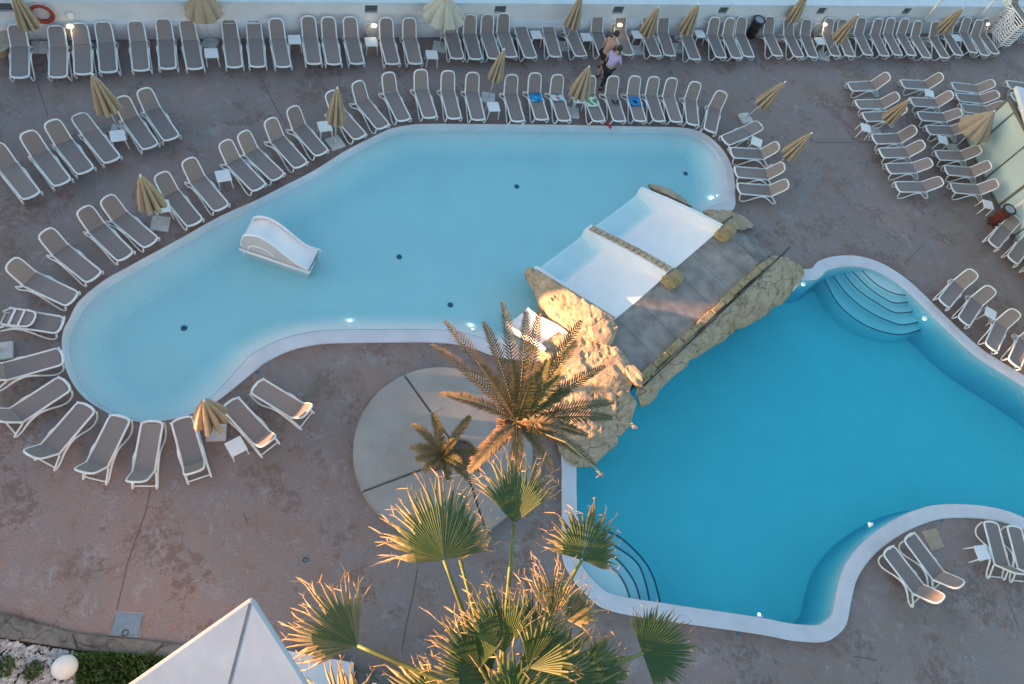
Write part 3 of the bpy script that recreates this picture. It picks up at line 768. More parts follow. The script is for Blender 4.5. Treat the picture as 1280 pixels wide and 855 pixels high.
def parasol(base, tip, rad, label, seed, pale=False, h=2.08, clen=1.15, tilt=True, nrib=8):
    b = G(*base); 
    ax = Vector((0, 0, 1))
    if tilt and tip:
        ax = (G(*tip, h) - b).normalized()
        if ax.z < .95: ax = (ax + Vector((0, 0, 1.2))).normalized()
    t = thing('parasol', label, 'parasol', b, random.Random(seed).uniform(-.4, .4) + .25, 'beige parasols folded around the pool')
    inv = Matrix.Rotation(-t.rotation_euler.z, 3, 'Z'); ax = inv @ ax
    bm = bmesh.new(); box(bm, (0, 0, .045), (.46, .46, .09), bevel=.02); tube(bm, [(0, 0, .09), (0, 0, .26)], .04, 10); obj('base', bm, mat('parasol_base', (.56, .55, .53), .75, .1, 6, .2, 40), t)
    bm = bmesh.new(); tube(bm, [ax * .1, ax * (h - .05)], .022, 8); obj('pole', bm, POLE, t, smooth=True)
    q = ax.to_track_quat('Z', 'Y').to_matrix().to_4x4()
    bm = bmesh.new(); pleated(bm, rad, .03, h - clen, h, nrib, .66 if rad < .5 else .2, seed, .1); bm.transform(q); cn = obj('canopy', bm, PALECANVAS if pale else CANVAS, t)
    md = cn.modifiers.new('thick', 'SOLIDIFY'); md.thickness = .006
    bm = bmesh.new(); tube(bm, [ax * (h - .02), ax * (h + .06)], [.035, .02], 8); obj('finial', bm, WHITE, t)
    return t
PA = [((610,124),(630,62),.26,'narrow closed parasol with pale stripes at the far pool edge'),((419,180),(421.7,110),.3,'upright closed parasol at the pool bend on a square base'),
 ((150,166),(115,93),.36,'loosely closed parasol above the short slanted row of loungers'),((201,281),(175.6,220),.37,'closed parasol standing at the slanted pool edge'),
 ((931,149),(982,102),.3,'closed parasol leaning over the deck behind the pool corner loungers'),((963,214),(1014.5,166.4),.3,'closed parasol next to the corner loungers with nothing around its head'),
 ((271,541),(255,501),.42,'closed parasol at the round pool end beside the sunlit loungers'),((715,142),(736,84),.38,'closed parasol standing among the towels beside the two people'),
 ((51,61),(16,-10),.3,'closed parasol in front of the red life ring'),((705,59),(727,-6),.3,'closed parasol over the wall lounger left of the two people'),
 ((797,64),(823,9),.3,'closed parasol over a wall lounger right of the two people'),((845,61),(873,5.6),.32,'closed parasol at the wall over the lone lounger, left of three loungers'),
 ((975,48),(1010,-9),.28,'closed parasol standing highest against the wall, right of the black bin'),((1029,71),(1072,19),.3,'closed parasol over the crowded wall loungers right of a lit lamp'),
 ((1160,55),(1204,10),.3,'closed parasol between the two white poles'),((1093,166),(1137,124),.3,'closed parasol in the right hand group of loungers')]
for i, (b, tp, r, l) in enumerate(PA): parasol(b, tp, r, l, i + 1)
parasol((263,56), None, .58, 'half open beige parasol at the wall, above a white table', 31, clen=.8, tilt=False, nrib=8)
parasol((549,60), None, .72, 'widest pale parasol, half open, at the far wall', 32, pale=True, clen=.72, tilt=False)
parasol((1190,187), None, .68, 'half open beige parasol in front of the pale glazed wall', 33, clen=.95, tilt=False)
parasol((4,440), None, .3, 'parasol at the frame edge beside the folded lounger, only its base in view', 34, tilt=False)
# ---------------------------------------------------------------- footbridge with two wide slides
bz = .9
t = thing('footbridge', 'grey footbridge between the two pools with steps at its right end', 'bridge', BP(2, -.8), BRZ)
def bl(a, d, z): return (a - 2, d + .8, z)
bm = bmesh.new(); n = 24
prism(bm, [bl(-1.0, -1.62, 0)[:2], bl(5.15, -1.62, 0)[:2], bl(5.15, .0, 0)[:2], bl(-1.0, .0, 0)[:2]], bz - .25, bz - .02); obj('bridge_deck', bm, mat('bridge_joint', (.1, .09, .08), .9, .2), t)
xj = [-1.0, -.1, .85, 1.75, 2.6, 3.55, 4.4, 5.15]
for i in range(7):
    bm = bmesh.new(); prism(bm, [bl(xj[i] + .006, -1.62, 0)[:2], bl(xj[i + 1] - .006, -1.62, 0)[:2], bl(xj[i + 1] - .006, .0, 0)[:2], bl(xj[i] + .006, .0, 0)[:2]], bz - .022, bz); obj('deck_slab', bm, BRIDGE, t)
for i in range(4):
    bm = bmesh.new(); x0 = 5.15 + i * .36; z = bz - .18 * (i + 1); prism(bm, [bl(x0, -1.6, 0)[:2], bl(x0 + .36, -1.6, 0)[:2], bl(x0 + .36, .0 - .04 * i, 0)[:2], bl(x0, -.04 * i, 0)[:2]], .0, z); obj('step', bm, BRIDGE, t)
bm = bmesh.new()
rs = random.Random(5); x = -1.0
while x < 5.0:
    l = rs.uniform(.35, .7); box(bm, (x + l / 2 - 2, -1.62 - .1 + .8 + rs.uniform(-.015, .015), bz + .07), (l - .02, .2 + rs.uniform(-.03, .03), .18 + rs.uniform(-.03, .03)), bevel=.03); x += l
obj('parapet', bm, ROCKY, t)
bm = bmesh.new(); e0 = Vector(bl(-1.0, -1.9, 1.12)); e1 = Vector(bl(6.5, -1.9, .96)); tube(bm, [e0 + Vector((0, 0, -.3)), e0, e1, e1 + Vector((0, 0, -.5))], .024, 6)
for f in (.25, .5, .75):
    q = e0.lerp(e1, f); tube(bm, [q, q + Vector((0, 0, -.35))], .018, 6)
obj('handrail', bm, DARK, t)
bm = bmesh.new(); q0 = Vector(bl(5.35, .1, .95)); q1 = Vector(bl(6.05, .1, .75)); tube(bm, [q0 + Vector((0, 0, -.5)), q0, q1, q1 + Vector((0, 0, -.7))], .022, 6); obj('handrail', bm, DARK, t)
# slides: floor profile over d (down the ramp), 0 at the bridge edge
def fz(d):
    if d >= 2.02: return -.02 - .27 * min(1, (d - 2.02) / .12) ** .7
    f = d / 2.02; return .9 * (1 - f) ** 1.25 - .02 * f
def wz_(d, hi): return fz(d) + (.42 + .2 * math.sin(PI * min(1, d / 2.9))) * hi if d < 2 else max(.02, (.56 * (1 - (d - 2) / .92 * .75)) * hi)
t = thing('water_slide', 'white double water slide sloping from the footbridge into the shallow pool', 'slide', BP(2, 1.5), BRZ)
def sl(a, d, z): return Vector((a - 2, d - 1.5, z))
ds = [i * 2.92 / 28 for i in range(29)]
for a0, a1 in ((-.2, 2.0), (2.32, 4.8)):
    bm = bmesh.new(); rows = []
    for d in ds:
        m = 12; row = []
        for j in range(m + 1):
            f = j / m; lift = .05 * (2 * f - 1) ** 4
            row.append(bm.verts.new(sl(a0 + (a1 - a0) * f, d, fz(d) + lift)))
        rows.append(row)
    lip = [bm.verts.new(sl(a0 + (a1 - a0) * j / 12, 2.98, -.5)) for j in range(13)]; rows.append(lip)
    for i in range(len(rows) - 1):
        for j in range(12): bm.faces.new((rows[i][j], rows[i + 1][j], rows[i + 1][j + 1], rows[i][j + 1]))
    bmesh.ops.recalc_face_normals(bm, faces=bm.faces[:])
    obj('slide_bed', bm, SHELL, t, smooth=True)
def slide_wall(a0, a1, hi, cap, cm):
    bm = bmesh.new(); T_ = []; B_ = []
    for d in ds:
        z = wz_(d, hi)
        T_.append([bm.verts.new(sl(a, d, z)) for a in (a0, a1)]); B_.append([bm.verts.new(sl(a, d, -.5)) for a in (a0, a1)])
    for i in range(len(ds) - 1):
        bm.faces.new((T_[i][0], T_[i + 1][0], T_[i + 1][1], T_[i][1]))
        bm.faces.new((T_[i][0], B_[i][0], B_[i + 1][0], T_[i + 1][0])); bm.faces.new((T_[i][1], T_[i + 1][1], B_[i + 1][1], B_[i][1]))
    for e in (0, -1): bm.faces.new((T_[e][0], T_[e][1], B_[e][1], B_[e][0]))
    bmesh.ops.recalc_face_normals(bm, faces=bm.faces[:]); w = obj('side_wall', bm, SHELL, t)
    if cap:
        bm = bmesh.new(); d = 0.02
        while d < 2.8:
            l = .2; dm = d + l / 2; z0, z1 = wz_(d, hi), wz_(d + l, hi); an = math.atan2(z1 - z0, l)
            M = Matrix.Translation(sl((a0 + a1) / 2, dm, (z0 + z1) / 2 + .02)) @ Matrix.Rotation(an, 4, 'X')
            box(bm, (0, 0, 0), (a1 - a0 - .1, l - .018, .06), mtx=M, bevel=.012); d += l
        obj('stone_cap', bm, cm, t)
slide_wall(-.32, -.2, .8, False, None); slide_wall(2.0, 2.32, 1.0, True, ROCK); slide_wall(4.8, 4.93, 1.0, False, None)
# ---------------------------------------------------------------- artificial rocks
def boulder(name, pts, m, parent, amp=.07, cuts=3, seed=0, fr=1.6):
    bm = bmesh.new(); ctr = sum((Vector(p) for p in pts), Vector()) / len(pts)
    for p in pts: bm.verts.new(Vector(p))
    r = bmesh.ops.convex_hull(bm, input=bm.verts[:])
    bmesh.ops.delete(bm, geom=[v for v in bm.verts if not v.link_faces], context='VERTS')
    for c in range(cuts):
        long = [e for e in bm.edges if e.calc_length() > .16]
        if not long: break
        bmesh.ops.subdivide_edges(bm, edges=long, cuts=1, use_grid_fill=True)
        bmesh.ops.triangulate(bm, faces=bm.faces[:])
        if c < 2: bmesh.ops.smooth_vert(bm, verts=bm.verts[:], factor=.22, use_axis_x=True, use_axis_y=True, use_axis_z=True)
    bm.normal_update()
    off = Vector((seed * 3.1, seed * 1.7, seed))
    for v in bm.verts:
        q = v.co * fr + off
        d = noise.noise(q * .9) * .9 + noise.noise(q * 2.2) * .45 + noise.noise(q * 6) * .07 - .9 * max(0, 1 - abs(noise.noise(q * .8 + Vector((9, 2, 4)))) / .07) - .5 * max(0, 1 - abs(noise.noise(q * 1.7 + Vector((3, 7, 1)))) / .05)
        v.co += v.normal * d * amp * .72
    o = obj(name, bm, m, parent)
    return o
rk = thing('rock_outcrop', 'sandy artificial rocks heaped round the left end of the footbridge', 'rocks', BP(-1.5, -1, 0))
R0 = rk.location.copy()
def g(u, v, z): return G(u, v, z) - R0
boulder('boulder', [g(655,346,-.2), g(655,334,.22), g(663,331,.3), g(700,354,.8), g(738,379,1.28), g(770,396,1.42), g(776,408,1.42), g(768,430,1.32), g(742,428,1.25), g(705,410,.85), g(690,425,-.2), g(672,388,-.2), g(664,365,-.2), g(700,440,-.2), g(755,420,-.2)], ROCK, rk, .1, 5, 1)
boulder('boulder', [g(690,418,.7), g(735,404,1.15), g(770,428,1.25), g(798,462,1.15), g(790,488,.95), g(745,478,1.0), g(700,455,.8), g(688,445,.3), g(684,440,-.1), g(720,520,-.1), g(780,520,-.1)], ROCK, rk, .12, 5, 2)
boulder('boulder', [g(688,440,.6), g(745,468,.95), g(792,486,.85), g(799,500,.6), g(772,545,.3), g(738,550,.35), g(700,520,.45), g(684,480,.3), g(684,480,-.2), g(700,560,-.2), g(778,550,-.3), g(795,512,-.3)], ROCK, rk, .13, 5, 3)
boulder('boulder', [g(690,510,.42), g(735,528,.48), g(774,541,.25), g(774,550,.1), g(757,566,.05), g(737,582,.02), g(715,582,.1), g(700,572,.12), g(690,540,.25), g(700,575,-.3), g(738,586,-.4), g(775,555,-.4)], ROCK, rk, .1, 5, 4)
boulder('boulder', [g(780,455,1.22), g(793,452,1.3), g(806,470,1.3), g(803,482,1.15), g(790,478,1.2), g(778,466,1.05), g(785,475,.6), g(800,490,.6)], ROCK, rk, .06, 4, 5, 2.2)
boulder('boulder', [g(804,468,1.12), g(816,474,1.0), g(815,487,.7), g(806,500,.5), g(797,497,.55), g(798,480,.9), g(800,510,-.3), g(812,500,-.4)], ROCK, rk, .06, 4, 6, 2.2)
boulder('boulder', [g(794,472,1.05), g(810,468,1.02), g(824,478,.85), g(815,498,.4), g(800,508,.3), g(792,492,.7), g(812,506,-.4), g(826,492,-.3), g(800,512,-.4)], ROCK, rk, .05, 4, 19, 2.)
boulder('boulder', [g(672,470,.4), g(700,470,.6), g(700,505,.5), g(686,520,.3), g(672,500,.25), g(668,480,-.1), g(690,530,-.1)], ROCK, rk, .08, 4, 16, 2.)
rk0 = rk
rk = thing('rock_outcrop', 'long pale rock slabs under the black handrail beside the deep pool', 'rocks', BP(2, -2.2, 0)); R0 = rk.location.copy()
boulder('boulder', [BP(a, d, z) - R0 for a in (-.95, 1.2, 3.2, 5.1) for d, z in ((-1.7, .93), (-2.15, .9), (-2.3, .3), (-1.7, -.3))], ROCK, rk, .06, 5, 17, 1.4)
boulder('boulder', [g(812,468,1.0), g(852,432,1.0), g(862,446,.85), g(828,476,.75), g(815,487,.7), g(812,490,.1), g(830,480,.1), g(865,455,.1)], ROCK, rk, .05, 4, 7, 2)
boulder('boulder', [g(850,434,1.0), g(900,390,1.0), g(912,402,.9), g(908,418,.6), g(870,446,.65), g(855,450,.6), g(870,450,-.3), g(915,420,-.3)], ROCK, rk, .07, 4, 8, 2)
boulder('boulder', [g(905,392,.95), g(918,402,.7), g(922,408,.5), g(912,418,.4), g(905,412,.6), g(915,420,-.3)], ROCKY, rk, .06, 4, 9, 2.4)
boulder('boulder', [g(885,402,1.0), g(918,372,1.02), g(952,340,1.0), g(972,345,.85), g(970,372,.55), g(950,390,.45), g(935,405,.4), g(915,410,.55), g(922,415,-.3), g(955,398,-.4), g(975,380,-.4)], ROCK, rk, .08, 5, 10, 1.6)
boulder('boulder', [g(950,335,1.0), g(962,318,.95), g(985,318,.75), g(1000,330,.5), g(1004,340,.3), g(985,352,.3), g(975,375,.3), g(962,385,.3), g(960,365,.8), g(978,385,-.4), g(1006,348,-.3), g(990,330,-.2)], ROCK, rk, .09, 5, 11, 1.6)
boulder('boulder', [g(980,330,.62), g(1000,327,.5), g(1006,338,.3), g(1003,346,.12), g(988,348,.3), g(984,340,.5), g(1005,350,-.3), g(985,352,-.3)], ROCKY, rk, .06, 4, 12, 2.4)
rk = thing('rock_outcrop', 'thin brown rock edge outside the far wall of the white slide', 'rocks', BP(5.2, 1, 0)); R0 = rk.location.copy()
boulder('boulder', [g(806,229,.2), g(822,231,.3), g(838,236,.42), g(858,250,.5), g(872,262,.5), g(840,246,.6), g(822,238,.5), g(812,240,-.3), g(860,262,-.3), g(835,238,-.3)], ROCK, rk, .05, 4, 13, 2)
if 0: boulder('boulder', [BP(4.94, 2.9, .1) - R0, BP(4.94, 2, .55) - R0, BP(4.94, 1., .75) - R0, BP(5.25, 2.2, .35) - R0, BP(5.3, 1.2, .5) - R0, BP(5.3, 2.6, -.3) - R0, BP(5.45, 1., -.3) - R0, BP(4.95, 2.9, -.3) - R0], ROCK, rk, .06, 4, 13, 2)
boulder('boulder', [g(876,262,.5), g(890,260,.65), g(912,261,.6), g(934,271,.4), g(942,282,.3), g(930,290,.6), g(905,284,1.0), g(890,274,.85), g(880,275,-.3), g(945,285,-.2), g(925,270,-.3), g(900,265,-.3)], ROCK, rk, .08, 4, 14, 2)
if 0: boulder('boulder', [BP(4.96, 1.1, .85) - R0, BP(4.96, .1, 1.25) - R0, BP(5.5, .15, .9) - R0, BP(5.9, .2, .5) - R0, BP(5.9, .7, .2) - R0, BP(5.4, 1.2, .4) - R0, BP(5.0, 1.2, -.3) - R0, BP(6.1, .7, -.2) - R0, BP(6.1, .0, -.1) - R0], ROCK, rk, .08, 4, 14, 2)
for (a, d, l, w, sd), lab_ in (((2.2, -.22, .62, .5, 21), 'yellowish rock block standing at the middle of the bridge between the two slides'), ((5.0, -.2, .72, .42, 22), 'yellowish rock block standing at the right end of the bridge by the short handrail')):
    t = thing('rock_block', lab_, 'rock', BP(a, d, bz), BRZ, 'rock blocks on the footbridge')
    pts = [(x * l / 2 * (1 - .12 * z), y * w / 2 * (1 - .15 * z), z * .38 - .02) for x in (-1, 1) for y in (-1, 1) for z in (0, 1)] + [(0, 0, .43), (l * .3, -w * .55, .15), (-l * .3, w * .52, .2)]
    boulder('boulder', pts, ROCKY, t, .07, 4, sd, 2.6)
# small white chute at the left of the rocks
t = thing('small_slide', 'small white chute half hidden by palm fronds beside the rocks', 'slide', G(668, 418, 0))
R0 = t.location.copy()
pa, pb = G(694, 430, .62) - R0, G(645, 397, -.1) - R0; dv = (pb - pa); dh = Vector((dv.x, dv.y, 0)).normalized(); dn = Vector((-dh.y, dh.x, 0))
bm = bmesh.new(); rows = []
for i in range(15):
    f = i / 14; c = pa.lerp(pb, f); c.z = pa.z + (pb.z - pa.z) * (3 * f * f - 2 * f ** 3)
    rows.append([bm.verts.new(c + dn * y + Vector((0, 0, h))) for y, h in ((-.47, .0), (-.44, .2), (-.40, .2), (-.36, .03), (0, -.03), (.36, .03), (.40, .2), (.44, .2), (.47, .0))])
for i in range(14):
    for j in range(8): bm.faces.new((rows[i][j], rows[i + 1][j], rows[i + 1][j + 1], rows[i][j + 1]))
bmesh.ops.recalc_face_normals(bm, faces=bm.faces[:]); ob = obj('chute', bm, SHELL, t, smooth=True)
bm = bmesh.new(); c = pa + Vector((0, 0, -.35)); box(bm, c, (.5, .8, .75), rz=math.atan2(dh.y, dh.x), bevel=.04); obj('chute_base', bm, ROCK, t)
# ---------------------------------------------------------------- white toy slide in the shallow pool
s0, s1 = G(303, 310, 0), G(385, 338, 0); sv = s1 - s0; L_ = sv.length; srz = math.atan2(sv.y, sv.x)
t = thing('toy_slide', 'white moulded toy slide with rounded hump standing in the shallow pool', 'slide', s0 + Vector((0, 0, -.52)), srz)
wd_ = .70
def chz(x):
    f = x / L_
    if f < .3: return .52 + .3 + .38 * math.sin(f / .3 * PI / 2) ** .8
    f = (f - .3) / .7; return .52 + .66 * (.5 + .5 * math.cos(PI * min(1, f * 1.0))) ** 1.15 + .02 - .06 * f
def wlz(x):
    f = x / L_; return chz(x) + .15 * (1 - f) + .05
xs = [L_ * i / 36 for i in range(37)]
for y0, y1 in ((0, .05), (wd_ - .05, wd_)):
    bm = bmesh.new(); T_ = []; B_ = []
    for x in xs:
        z = wlz(x) * (1 if x > .12 else .75 + .25 * math.sin(x / .12 * PI / 2)); T_.append([bm.verts.new((x, y, z)) for y in (y0, y1)]); B_.append([bm.verts.new((x, y, 0)) for y in (y0, y1)])
    for i in range(36):
        bm.faces.new((T_[i][0], T_[i + 1][0], T_[i + 1][1], T_[i][1])); bm.faces.new((T_[i][0], B_[i][0], B_[i + 1][0], T_[i + 1][0])); bm.faces.new((T_[i][1], T_[i + 1][1], B_[i + 1][1], B_[i][1]))
    for e in (0, -1): bm.faces.new((T_[e][0], T_[e][1], B_[e][1], B_[e][0]))
    bmesh.ops.recalc_face_normals(bm, faces=bm.faces[:]); bmesh.ops.bevel(bm, geom=[e for e in bm.edges if e.calc_face_angle(0) > 1], offset=.012, segments=2, affect='EDGES')
    w = obj('side_wall', bm, mat('shaded_shell', (.6, .56, .56), .4, .05), t)  # greyer than the white shell: shade of the side put into the colour
    bm = bmesh.new(); tube(bm, [(x, (y0 + y1) / 2, wlz(x) * (1 if x > .12 else .75 + .25 * math.sin(x / .12 * PI / 2))) for x in xs], .035, 6); obj('rim', bm, SHELL, w, smooth=True)
bm = bmesh.new(); prev = None
for x in xs:
    q = [bm.verts.new((x, .05 + (wd_ - .1) * j / 6, chz(x) + .04 * (j / 3 - 1) ** 2)) for j in range(7)]
    if prev:
        for j in range(6): bm.faces.new((prev[j], q[j], q[j + 1], prev[j + 1]))
    prev = q
bmesh.ops.recalc_face_normals(bm, faces=bm.faces[:]); obj('chute', bm, SHELL, t, smooth=True)
bm = bmesh.new(); box(bm, (-.0, wd_ / 2, .42), (.08, wd_, .84), bevel=.03); obj('back_panel', bm, SHELL, t)
bm = bmesh.new(); tube(bm, [(-.06, -.05, .5), (L_ + .06, -.05, .5), (L_ + .06, wd_ + .05, .5), (-.06, wd_ + .05, .5)], .05, 6, True); obj('base_rim', bm, SHELL, t, smooth=True)
bm = bmesh.new(); tube(bm, [(.55 + .38 * math.cos(a), -.004, .56 + .3 * math.sin(a)) for a in [PI * (1 - i / 12) for i in range(13)]], .022, 6); obj('moulded_arch', bm, SHELL, t, smooth=True)
# ---------------------------------------------------------------- round platform under the palms
pc = Vector((1.9, 5.75, 0)); pr_ = 2.28; ph_ = .28
t = thing('round_platform', 'round grey platform with seams, under the feathery palm', 'platform', pc)
hole = Vector((.42, -.12, 0))
angs = [math.atan2(7.72 - 5.63, .72 - 2.32), math.atan2(4.55 - 5.63, -.05 - 2.32), math.atan2(3.7 - 5.63, 3.0 - 2.32), math.atan2(.7, 1.6)]
angs = sorted(a % (2 * PI) for a in angs)
for i, a0 in enumerate(angs):
    a1 = angs[(i + 1) % 4] + (2 * PI if i == 3 else 0); bm = bmesh.new(); m = 28; T_ = []
    g_ = .022
    outer = []
    for j in range(m + 1):
        a = a0 + (a1 - a0) * j / m; dr = Vector((math.cos(a), math.sin(a), 0))
        b_ = hole.dot(dr); disc = b_ * b_ - (hole.length_squared - pr_ ** 2); r = -b_ + math.sqrt(disc); outer.append(hole + dr * r)
    mid = (a0 + a1) / 2; sh = Vector((math.cos(mid), math.sin(mid), 0)) * g_
    inner = [hole + Vector((math.cos(a0 + (a1 - a0) * j / 6), math.sin(a0 + (a1 - a0) * j / 6), 0)) * .38 for j in range(7)]
    poly = [p + sh for p in outer] + [p + sh for p in inner[::-1]]
    prism(bm, poly, .02, ph_)
    bmesh.ops.bevel(bm, geom=[e for e in bm.edges if len(e.link_faces) == 2 and all(v.co.z > ph_ - .01 for v in e.verts) and e.calc_face_angle(0) > 1], offset=.025, segments=2, affect='EDGES')
    obj('panel', bm, PLATF, t)
bm = bmesh.new(); bmesh.ops.create_cone(bm, cap_ends=True, segments=40, radius1=pr_ - .06, radius2=pr_ - .06, depth=.2, matrix=Matrix.Translation((0, 0, .12))); obj('base', bm, mat('dark_base', (.09, .085, .08), .9, .2), t)  # dark core showing in the seams between the panels
# faint creases in the covering
for pts in ([(538,557),(545,540),(560,532),(588,525)],[(534,556),(540,541),(549,531)],[(462,610),(470,582),(480,572),(492,551)],[(475,552),(500,535),(530,521),(552,509)],[(505,540),(506,555)]):
    bm = bmesh.new(); tube(bm, [G(u - 40, v + 3, ph_ + .001) - pc for u, v in pts] if pts[0][0] > 500 else [G(u, v, ph_ + .001) - pc for u, v in pts], .013, 5, flat=.5); obj('crease', bm, PLATF, t)
# ---------------------------------------------------------------- palms
BARK = mat('palm_bark', (.13, .085, .055), .9, .4, 9, .9, 16)
FEATHER = leaf_mat('feather_leaf', (.05, .075, .02), (.085, .11, .03), (.3, .19, .11), .12)
FAN = leaf_mat('fan_leaf', (.045, .1, .03), (.08, .135, .032), (.5, .35, .19), .28)
STEM = mat('green_stem', (.14, .17, .045), .45, .3, 4)
DRYF = mat('dry_fibre', (.42, .2, .08), .9, .3, 14, .6, 40)
def dryobj(name, verts, faces, dry, m, parent):
    me = bpy.data.meshes.new(name); me.from_pydata(verts, [], faces)
    at = me.attributes.new('dry', 'FLOAT', 'POINT'); at.data.foreach_set('value', dry)
    return link(name, me, m, parent)
def feather(parent, c, tip, lift, rs, nl=32, lw=.04, ll=.28, dryness=.3):
    """one pinnate frond: arching rachis with two rows of stiff leaflets"""
    c, tip = Vector(c), Vector(tip); k = 20; ctrl = c.lerp(tip, .5) + Vector((0, 0, lift)); P = []
    for i in range(k + 1):
        f = i / k; P.append(c * (1 - f) ** 2 + ctrl * 2 * f * (1 - f) + tip * f * f)
    bm = bmesh.new(); tube(bm, P, [.02 * (1 - .8 * i / k) + .002 for i in range(k + 1)], 5)
    fr = obj('frond', bm, mat('rachis', (.13, .1, .04), .6, .25, 5), parent, smooth=True)
    V, Fc, D = [], [], []
    side0 = (tip - c).cross(Vector((0, 0, 1)))
    if side0.length < .2: side0 = Vector((1, 0, 0))
    side0.normalize(); tw = rs.uniform(-.5, .5)
    for i in range(nl):
        f = .1 + .9 * i / nl; x = f * k; j = min(k - 1, int(x)); p = P[j].lerp(P[j + 1], x - j); tg = (P[j + 1] - P[j]).normalized()
        sd_ = (side0 - tg * side0.dot(tg)).normalized(); nrm = sd_.cross(tg).normalized()
        if nrm.z < 0: nrm = -nrm
        l = ll * (math.sin(PI * min(1, .12 + f * .86)) ** .6) * rs.uniform(.8, 1.1)
        for s in (-1, 1):
            out = (sd_ * s * .85 + tg * (.6 + .35 * f) + nrm * (.4 + rs.uniform(-.15, .15) + tw * s * .4)).normalized()
            wv = (out.cross(nrm)).normalized() * lw * .5
            q1 = p + out * l * .5; q2 = p + out * l + Vector((0, 0, -.05 * l * rs.random() * 3))
            b = len(V); V += [p - wv * .6, p + wv * .6, q1 + wv, q1 - wv, q2]; Fc += [(b, b + 1, b + 2, b + 3), (b + 3, b + 2, b + 4)]
            d = min(1, max(0, dryness + rs.uniform(-.25, .25))); D += [d * .6, d * .6, d, d, min(1, d + .35)]
    dryobj('leaflets', V, Fc, D, FEATHER, fr)
def trunk(parent, a, b, r0, r1, m, seed):
    a, b = Vector(a), Vector(b); bm = bmesh.new(); k = 40; P = []; R_ = []
    for i in range(k + 1):
        f = i / k; p = a.lerp(b, f); p.x += .06 * math.sin(f * 3 + seed); P.append(p); R_.append((r0 + (r1 - r0) * f) * (1 + .09 * (i % 2)))
    tube(bm, P, R_, 14); 
    for v in bm.verts: v.co += Vector((noise.noise(v.co * 7), noise.noise(v.co * 7 + Vector((5, 0, 0))), 0)) * .03
    return obj('trunk', bm, m, parent)
# feathery date palm
base = Vector((2.55, 5.5, 0)); crown = G(645, 528, 3.6) - base
t = thing('date_palm', 'feathery date palm with stiff brownish fronds on the round platform', 'palm', base)
trunk(t, (0, 0, 0), crown + Vector((0, 0, -.05)), .17, .2, BARK, 1)
rs = random.Random(11)
bm = bmesh.new()
for i in range(110):
    a, e = rs.uniform(0, 2 * PI), rs.uniform(-.9, .5); d = Vector((math.cos(a) * math.cos(e), math.sin(a) * math.cos(e), math.sin(e))); q = crown + Vector((0, 0, -.12)) + d * .1
    tube(bm, [q, q + d * rs.uniform(.16, .34)], [.035, .012], 4)
obj('frond_bases', bm, mat('frond_base', (.3, .17, .08), .9, .35, 12), t)
for u, v, z, lf, dr in ((555,401,3.9,.5,.6),(538,430,3.6,.5,.7),(604,402,4.2,.5,.35),(628,377,4.2,.55,.4),(657,389,4.5,.5,.55),(674,389,4.4,.5,.45),(727,400,4.2,.5,.15),(721,426,4.4,.4,.25),(757,457,3.9,.5,.2),
        (768,503,3.7,.5,.3),(766,523,3.5,.55,.12),(549,492,3.4,.5,.6),(745,582,3.0,.65,.3),(700,536,3.9,.45,.8),(712,487,4.3,.4,.2),(600,455,4.7,.3,.5),(640,450,5.0,.2,.3),(665,470,5.1,.15,.25),
        (685,450,4.8,.25,.2),(700,470,4.7,.3,.15),(735,545,3.3,.5,.35),(690,590,2.9,.5,.5),(640,610,3.0,.5,.5),(585,590,3.0,.5,.6)):
    feather(t, crown + Vector((0, 0, .05)), G(u, v, z) - base, lf * .75, rs, dryness=dr)
for u, v in ((752,592),(792,531)):
    bm = bmesh.new(); e = G(u, v, 2.9) - base; tube(bm, [crown, crown.lerp(e, .5) + Vector((0, 0, .45)), e], [.02, .018, .014], 5)
    for q in range(14): tube(bm, [e, e + Vector((rs.uniform(-.1, .1), rs.uniform(-.1, .1), rs.uniform(-.16, .02)))], [.006, .004], 3)
    obj('spent_stalk', bm, mat('straw', (.5, .36, .18), .9, .2), t)
base2 = Vector((1.75, 5.35, ph_)); crown2 = G(553, 568, 2.3) - base2
t = thing('date_palm', 'small young feathery palm left of the larger one', 'palm', base2)
trunk(t, (0, 0, -.3), crown2, .12, .14, BARK, 3)
for u, v, z, lf, dr in ((541,516,2.6,.35,.4),(515,530,2.4,.4,.55),(513,560,2.2,.35,.6),(588,520,2.5,.35,.5),(606,566,2.1,.35,.3),(600,590,1.9,.35,.4),(585,600,2.0,.3,.4),(560,600,2.2,.3,.3),(530,590,2.1,.3,.5),(555,545,3.2,.1,.2),(570,550,3.1,.15,.25),(520,575,2.3,.3,.5),(575,580,2.6,.2,.3)):
    feather(t, crown2, G(u, v, z) - base2, lf * .7, rs, nl=24, lw=.034, ll=.2, dryness=dr)
